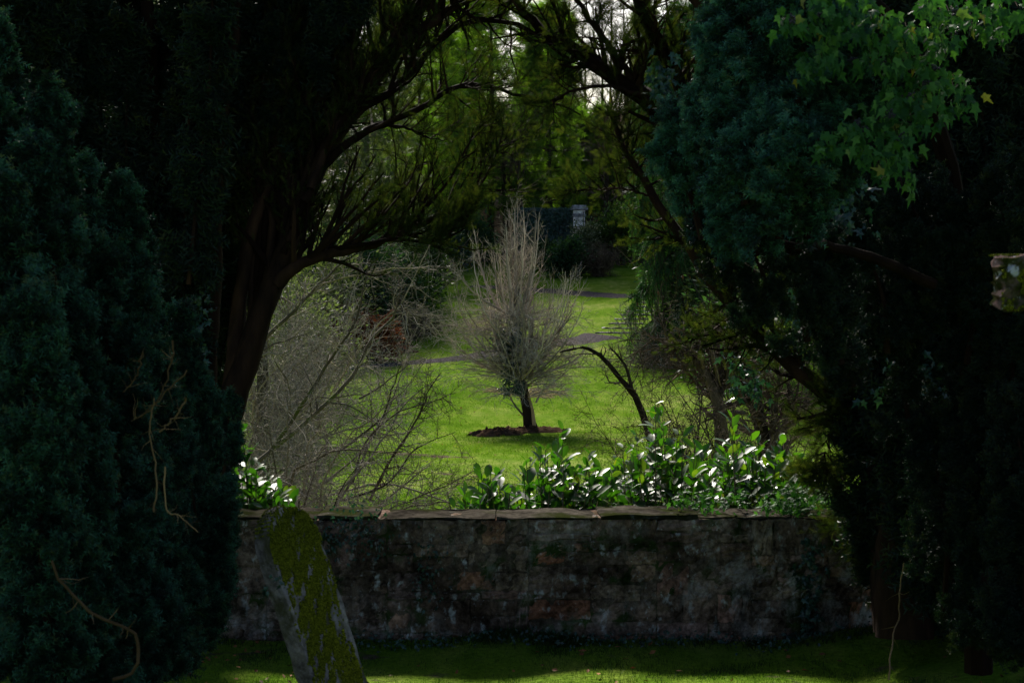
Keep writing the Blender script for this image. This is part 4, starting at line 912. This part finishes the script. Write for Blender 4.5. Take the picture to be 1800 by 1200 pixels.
for i in range(12):
    xx = x0 + i * .11; hh = zgt + .1 * math.sin(i * .6) + (.25 if i in (0, 1, 2) else 0); bar(mb, (xx, d - 1 - i * .02, zg), (xx, d - 1 - i * .02, hh), .016)
    tubes(mb, np.array([[[xx, d - 1 - i * .02, hh - .02], [xx, d - 1 - i * .02, hh + .06], [xx, d - 1 - i * .02, hh + .18]]]), np.array([[.012, .035, .002]]), 4)
mb.build('bars', M_iron, ig)
for zz in (zg + .25, zg + 1.2, zgt - .2):
    mb = MB(); bar(mb, (x0, d - 1, zz), (x0 + 1.21, d - 1.22, zz), .02); mb.build('rail', M_iron, ig)
wl = thing('garden_wall', 'tall garden wall thickly clad in dark ivy left of the gate pillar', 'wall', gb(950, 100.5))
xa, xb = (905 - 900) / F * 100, base[0] - w_ - .05; zb_ = float(Z(xa, 100)) - .3; ztw = P(0, 366, 100)[2]
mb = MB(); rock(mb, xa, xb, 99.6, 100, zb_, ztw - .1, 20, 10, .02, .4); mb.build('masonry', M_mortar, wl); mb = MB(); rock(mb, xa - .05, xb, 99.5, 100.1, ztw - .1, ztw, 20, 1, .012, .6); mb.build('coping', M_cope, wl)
n = 9000; p = np.stack([U(xa, xb, n), 99.5 - np.abs(rng.normal(0, .12, n)), zb_ + (ztw - zb_) * U(0, 1, n) ** .8], 1)
ivy_mass('ivy', 'dark ivy blanket covering the tall garden wall at the back', 'ivy', p, (0, -1, .5), .2, M_ivydark)

# ------------------------------------------------------------------ shrubs around the lawn's far edge
def shrub(name, label, cat, c, rad, n, size, mat, tp=LEAF, group=None, twig=M_twig_brown, lift=.55):
    c = np.asarray(c, float); th = thing(name, label, cat, c, group); a, f = MB(), MB()
    cen = c + [0, 0, rad[2] * lift]; S = fan(c, 12, rad[2] * 1.3, 40, 8, .03); tubes(a, *S, 4); C, D = grow(S[0], S[1], 8, .3, 1, rad[2] * .5, (25, 60), 5, .1, rr=.5, rmin=.008); tubes(a, C, D, 3)
    k = max(14, n // 70); dirs = nrm(rng.standard_normal((k, 3))); dirs[:, 2] = np.abs(dirs[:, 2]) * 1.1 - .35; cc = cen + dirs * rad * U(.45, .95, k)[:, None]
    j = rng.integers(0, k, n); p = cc[j] + rng.standard_normal((n, 3)) * np.array(rad) * .15; p[:, 2] = np.maximum(p[:, 2], c[2] + .02)
    scatter(f, tp, p, nrm(p - cen + rng.standard_normal((n, 3)) * .8), nrm(rng.standard_normal((n, 3)) + [0, 0, 1.]), size * U(.6, 1.3, n), np.clip(U(0, 1, k)[j] * .6 + U(0, .4, n), 0, 1))
    a.build('stem', twig, th); f.build('foliage', mat, th); return th
shrub('bracken_mound', 'russet mound of dead bracken at the left edge of the path', 'bracken', G(632, 632), (1.7, 1.4, 1.15), 5200, .22, M_russet)
shrub('bracken_mound', 'smaller russet bracken at the left under the green shrubs', 'bracken', G(600, 600), (1.4, 1.5, 1.2), 4200, .22, M_russet)
c = G(700, 596); bare('twig_mound', 'low rounded mound of dark brown twigs at the left of the upper lawn', 'shrub', c, [fan(c, 30, 1.9, 70, r=.02, bias=(0, 0, -.5))], M_bark_dark, M_twig_brown, [dict(L1, n=14, L=.9, rmin=.009, bias=(0, 0, -.3)), dict(L2, n=9, L=.45, rmin=.006)])
c = G(735, 590); bare('twig_mound', 'outer spur of the brown twig mound nearest the central tree', 'shrub', c, [fan(c, 20, 1.1, 70, r=.016, bias=(0, 0, -.4))], M_bark_dark, M_twig_brown, [dict(L1, n=14, L=.6, rmin=.008, bias=(0, 0, -.3)), dict(L2, n=8, L=.35, rmin=.006)])
for i, (x, dd_, rx, rz, mt, sz, lb) in enumerate([(690, 70, 2.0, 2.6, M_shrub, .2, 'rounded green evergreen bush behind the brown twig mound'), (620, 68, 2.6, 3.4, M_con, .2, 'dark green bush at left behind the russet bracken'),
        (560, 62, 2.4, 3.2, M_cyp, .16, 'olive grey bush at left seen through the bare thicket'), (500, 50, 2.2, 3.0, M_cyp, .14, 'pale olive bush beyond the dark post-like trunk'),
        (740, 78, 1.4, 2.4, M_shrub, .2, 'feathery green bush at the left edge of the upper lawn'), (775, 93, 1.5, 2.4, M_ivydark, .24, 'near black evergreen bush left behind the central tree'), (820, 96, 1.8, 2.2, M_con, .24, 'dark evergreen bush directly behind the central tree'),
        (655, 84, 2.5, 4.6, M_cyp, .25, 'tall grey green bush above the left lawn edge'), (430, 70, 3.5, 4.5, M_cyp, .22, 'grey green bush farthest left beyond the leaning trunk'),
        (1000, 90, 1.2, 1.5, M_con, .2, 'dark green bush at the edge of the upper path'), (1030, 95, 1.1, 2.0, M_flower, .16, 'bush with pale leaves in front of the iron gate'), (962, 93, 1.0, 1.2, M_shrub, .2, 'low green bush just right of the central tree top'),
        (1250, 70, 3.2, 5.0, M_con, .25, 'deep green bush behind the weeping spruce on the right'), (1330, 60, 3.2, 4.2, M_cyp, .2, 'olive bush on the right seen through yew sprays'), (1400, 48, 3.0, 4.0, M_con, .18, 'dark bush farthest right beyond the wall'),
        (1090, 96, 2.0, 2.5, M_shrub, .22, 'green bush between the iron gate and the spruce')]):
    shrub('evergreen_bush', lb, 'bush', gb(x, dd_), (rx, rx * .8, rz), 5200, sz, mt, group='bushes round the lawn')
c = gb(1050, 90); bare('round_twig_bush', 'round brown leafless bush at the upper path below the gate', 'shrub', c, [fan(c, 26, 1.8, 45, r=.02)], M_bark_dark, M_twig_brown, [dict(L1, n=16, L=.9, rmin=.01, bias=(0, 0, .2)), dict(L2, n=9, L=.45, rmin=.008)])

# ------------------------------------------------------------------ wood beyond the lawn
FG = 'conifers beyond the lawn'
for i, (x, dd_, H, R, mt, dr, lb) in enumerate([
        (862, 108, 16.5, 5.2, M_fir, .3, 'bright green layered fir behind the central bare tree'), (735, 104, 16.5, 5.2, M_fir, .3, 'bright green fir seen left above the dark bush'), (1035, 112, 7.5, 3.2, M_fir, .35, 'short bright green fir below the gap of sky'),
        (965, 106, 15, 3.0, M_fir, .3, 'slender bright green fir between the bare tree top and the pillar'), (800, 114, 17, 4.5, M_fir, .3, 'tall bright green fir between the two broader ones'), (640, 88, 16, 4.2, M_cyp, .4, 'grey green feathery conifer behind the yew sprays'), (545, 80, 14, 4.0, M_cyp, .4, 'second grey green conifer farther left than the feathery one'), (1150, 100, 12, 2.2, M_con, .5, 'dark conifer just left of the weeping spruce'),
        (1310, 90, 15, 4.5, M_con, .4, 'tall dark conifer behind the right-hand yew'), (830, 132, 13.5, 5.0, M_con, .3, 'tall dark conifer rising behind the firs at left'), (985, 128, 13, 2.2, M_cyp, .3, 'grey green conifer with its top beside the sky gap'), (940, 134, 13, 2.8, M_con, .3, 'dark conifer left of the gap of sky'),
        (430, 100, 17, 5, M_con, .3, 'dark conifer beyond the left yew stems'), (300, 90, 15, 5, M_cyp, .3, 'grey conifer glimpsed between the left yew stems'), (120, 68, 16, 4.2, M_cyp, .3, 'grey green conifer behind the far left yew stems'), (220, 72, 15, 4.0, M_cyp, .3, 'pale conifer showing in slits between the left yew stems'), (150, 95, 16, 5, M_con, .3, 'conifer glimpsed at the far left between stems'),
        (1135, 112, 15, 2.0, M_cyp, .4, 'narrow grey green conifer right of the sky gap'), (1205, 118, 15, 3.4, M_con, .3, 'dark conifer right of the gap of sky'), (1440, 80, 14, 5, M_con, .3, 'conifer behind the right yew trunk'), (1600, 95, 16, 5.5, M_con, .3, 'conifer at the far right behind the yew'), (700, 135, 15, 5.5, M_con, .3, 'tallest dark conifer high at the left of the wood')]):
    hid = mt is M_fir
    conifer('conifer_tree', lb, gb(x, dd_), H, R, mt, 95 if hid else 130, 4, .7 if hid else .6, SPRAY, dr, .10 if hid else .04, .1, group=FG, top_pow=.5)
BL = [dict(n=16, t0=.25, t1=1, L=5.0, ang=(20, 55), K=7, wander=.1, bias=(0, 0, .3), rr=.45, rmin=.03, lt=.4), dict(n=9, t0=.15, t1=1, L=2.2, ang=(20, 55), K=5, wander=.12, bias=(0, 0, .1), rr=.5, rmin=.014), dict(n=5, t0=.1, t1=1, L=1.0, ang=(20, 55), K=4, wander=.12, rr=.6, rmin=.009)]
for x, dd_, H, lb in [(1056, 125, 13, 'thin bare trunk standing in the gap of sky'), (1072, 128, 13.5, 'second thin bare trunk just right in the sky gap'), (1000, 140, 13, 'tall leafless tree left of the sky gap'), (870, 150, 12, 'leafless tree on the hill behind the firs'), (780, 120, 12, 'leafless tree between the two bright firs'),
                      (960, 120, 11, 'brown leafless tree above the ivy clad wall'), (1100, 150, 12, 'leafless tree right of the sky gap'), (600, 120, 13, 'leafless tree at left behind the grey conifer'), (500, 110, 13, 'leafless tree far left in the wood'), (1250, 130, 13, 'leafless tree behind the spruce at right'),
                      (350, 120, 13, 'leafless tree seen between left yew stems'), (920, 104, 8, 'small brown leafless tree behind the central tree top'), (1060, 104, 8, 'small brown leafless tree behind the gate'), (985, 108, 9, 'brown leafless tree rising above the garden wall'), (1020, 116, 10, 'grey brown leafless tree on the bank above the pillar'), (945, 112, 9, 'small leafless tree on the bank left of the pillar'), (890, 106, 7, 'low leafless tree behind the lone tree crown')]:
    b_ = gb(x, dd_); A = spline([b_, b_ + [U(-.3, .3), 0, H * .5], b_ + [U(-.5, .5), 0, H]], 12)[None]; thin = x in (1056, 1072)
    bare('bare_tree', lb, 'tree', b_, [(A, np.linspace(.13 if thin else .2, .05, 12)[None])], M_bark_dark, M_twig_brown, [dict(BL[0], n=8 if thin else 18, L=H * (.12 if thin else .26))] + BL[1:], group='leafless trees beyond the lawn')

# ------------------------------------------------------------------ churchyard grass, leaves
BL_ = tmpl([(-.05, 0, 0), (.05, 0, 0), (-.035, .5, .06), (.035, .5, .06), (0, 1, .25)], q=[(0, 1, 3, 2)], t=[(2, 3, 4)])
n = 210000; x = U(-3.2, 5.6, n); y = 12.0 - U(0, 3.6, n) ** 1.0
den = fbm(x, y, 11, 2.5) ; k = (den > U(-.9, .6, n)) & ~((x > 3.6) & (U(0, 1, n) < .75)) & ~((x < -1.9) & (U(0, 1, n) < .3)); x, y = x[k], y[k]; n = len(x)
p = np.stack([x, y, Z(x, y) - .004], 1); dr = nrm(np.stack([rng.normal(0, .4, n), rng.normal(0, .4, n), np.ones(n)], 1))
mb = MB(); hgt = (.02 + .022 * np.clip(fbm(x, y, 4, 4), 0, 1.5)) * U(.5, 1.4, n) * (1 + .8 * (y > 11.7)); scatter(mb, BL_, p, dr, rng.standard_normal((n, 3)), hgt, np.clip(.35 + .25 * fbm(x, y, 9, 2) + rng.normal(0, .2, n), 0, 1))
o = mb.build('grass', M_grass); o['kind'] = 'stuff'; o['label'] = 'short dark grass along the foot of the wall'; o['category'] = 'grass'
n = 500; x = np.concatenate([U(-3.2, 5.2, n // 4), rng.normal(4.3, .6, n // 2), rng.normal(-2.2, .8, n // 4)]); y = 12 - np.abs(rng.normal(0, 1.1, len(x))) - .05
p = np.stack([x, y, Z(x, y) + .025], 1); mb = MB(); scatter(mb, LEAF, p, nrm(rng.standard_normal(p.shape) * [1, 1, .15]), nrm(np.array([0, 0, 1]) + .4 * rng.standard_normal(p.shape)), U(.03, .065, len(p)))
o = mb.build('fallen_leaves', M_litter); o['kind'] = 'stuff'; o['label'] = 'scattered orange brown fallen leaves under the yews'; o['category'] = 'leaves'
n = 170000; yy = 27 + 36 * U(0, 1, n) ** 1.4; xx = U(-.2, .2, n) * yy + .5; pz = fbm(xx, yy, 21, .8); k = pz > U(-1.2, .9, n)
for c_, w_l in PATHS:
    for q_ in range(len(c_)): k &= np.hypot(xx - c_[q_, 0], yy - c_[q_, 1]) > w_l[q_] * 1.0
k &= (.62 * bump(xx, yy, G(740, 800), .5, 3.2, .9) + .55 * bump(xx, yy, G(800, 835), .4, 3., .9)) < U(.1, .6, n)
k &= np.hypot((xx - b0[0]) / 1.25, (yy - b0[1] - .3) / 1.0) > 1
xx, yy = xx[k], yy[k]; n = len(xx)
p = np.stack([xx, yy, Z(xx, yy) - .006], 1); mb = MB(); scatter(mb, tmpl([(-.16, 0, 0), (.16, 0, 0), (0, 1, .2)], t=[(0, 1, 2)]), p, nrm(rng.normal(0, .45, (n, 3)) * [1, 1, 0] + [0, 0, 1.]), rng.standard_normal((n, 3)), U(.025, .07, n), np.clip(.5 + .2 * fbm(xx, yy, 5, 1.5) + rng.normal(0, .2, n), 0, 1))
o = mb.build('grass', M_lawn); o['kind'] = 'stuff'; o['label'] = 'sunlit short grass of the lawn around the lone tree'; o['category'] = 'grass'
n = 420; yy = 28 + 34 * U(0, 1, n); xx = U(-.16, .16, n) * yy; p = np.stack([xx, yy, Z(xx, yy) + .02], 1)
mb = MB(); scatter(mb, LEAF, p, nrm(rng.standard_normal(p.shape) * [1, 1, .2]), nrm(np.array([0, 0, 1]) + .5 * rng.standard_normal(p.shape)), U(.05, .10, n)); o = mb.build('fallen_leaves', M_litter); o['kind'] = 'stuff'; o['label'] = 'a few dry leaves scattered over the lawn'; o['category'] = 'leaves'
# low ground ivy bottom left and right
c = [np.array([U(-2.9, -2.0), U(9.0, 10.2), 0]) for _ in range(60)]; c = np.array([[a[0], a[1], float(Z(a[0], a[1])) + .04] for a in c])
ivy_mass('ground_ivy', 'bluish ground ivy carpet at the bottom left under the yew', 'ivy', clumps(c, (.05, .07, .02), 12), (0, -.3, 1), .045, M_ivydark, hang=.2)
c = [np.array([U(-1.2, 5.0), U(11.6, 11.95), 0]) for _ in range(110)]; c = np.array([[a[0], a[1], float(Z(a[0], a[1])) + .04] for a in c])
ivy_mass('ground_ivy', 'strip of small dark leaves growing along the foot of the wall', 'ivy', clumps(c, (.07, .05, .02), 10), (0, -.5, 1), .035, M_ivydark, hang=.2)
print('verts', sum(len(m.vertices) for m in bpy.data.meshes))
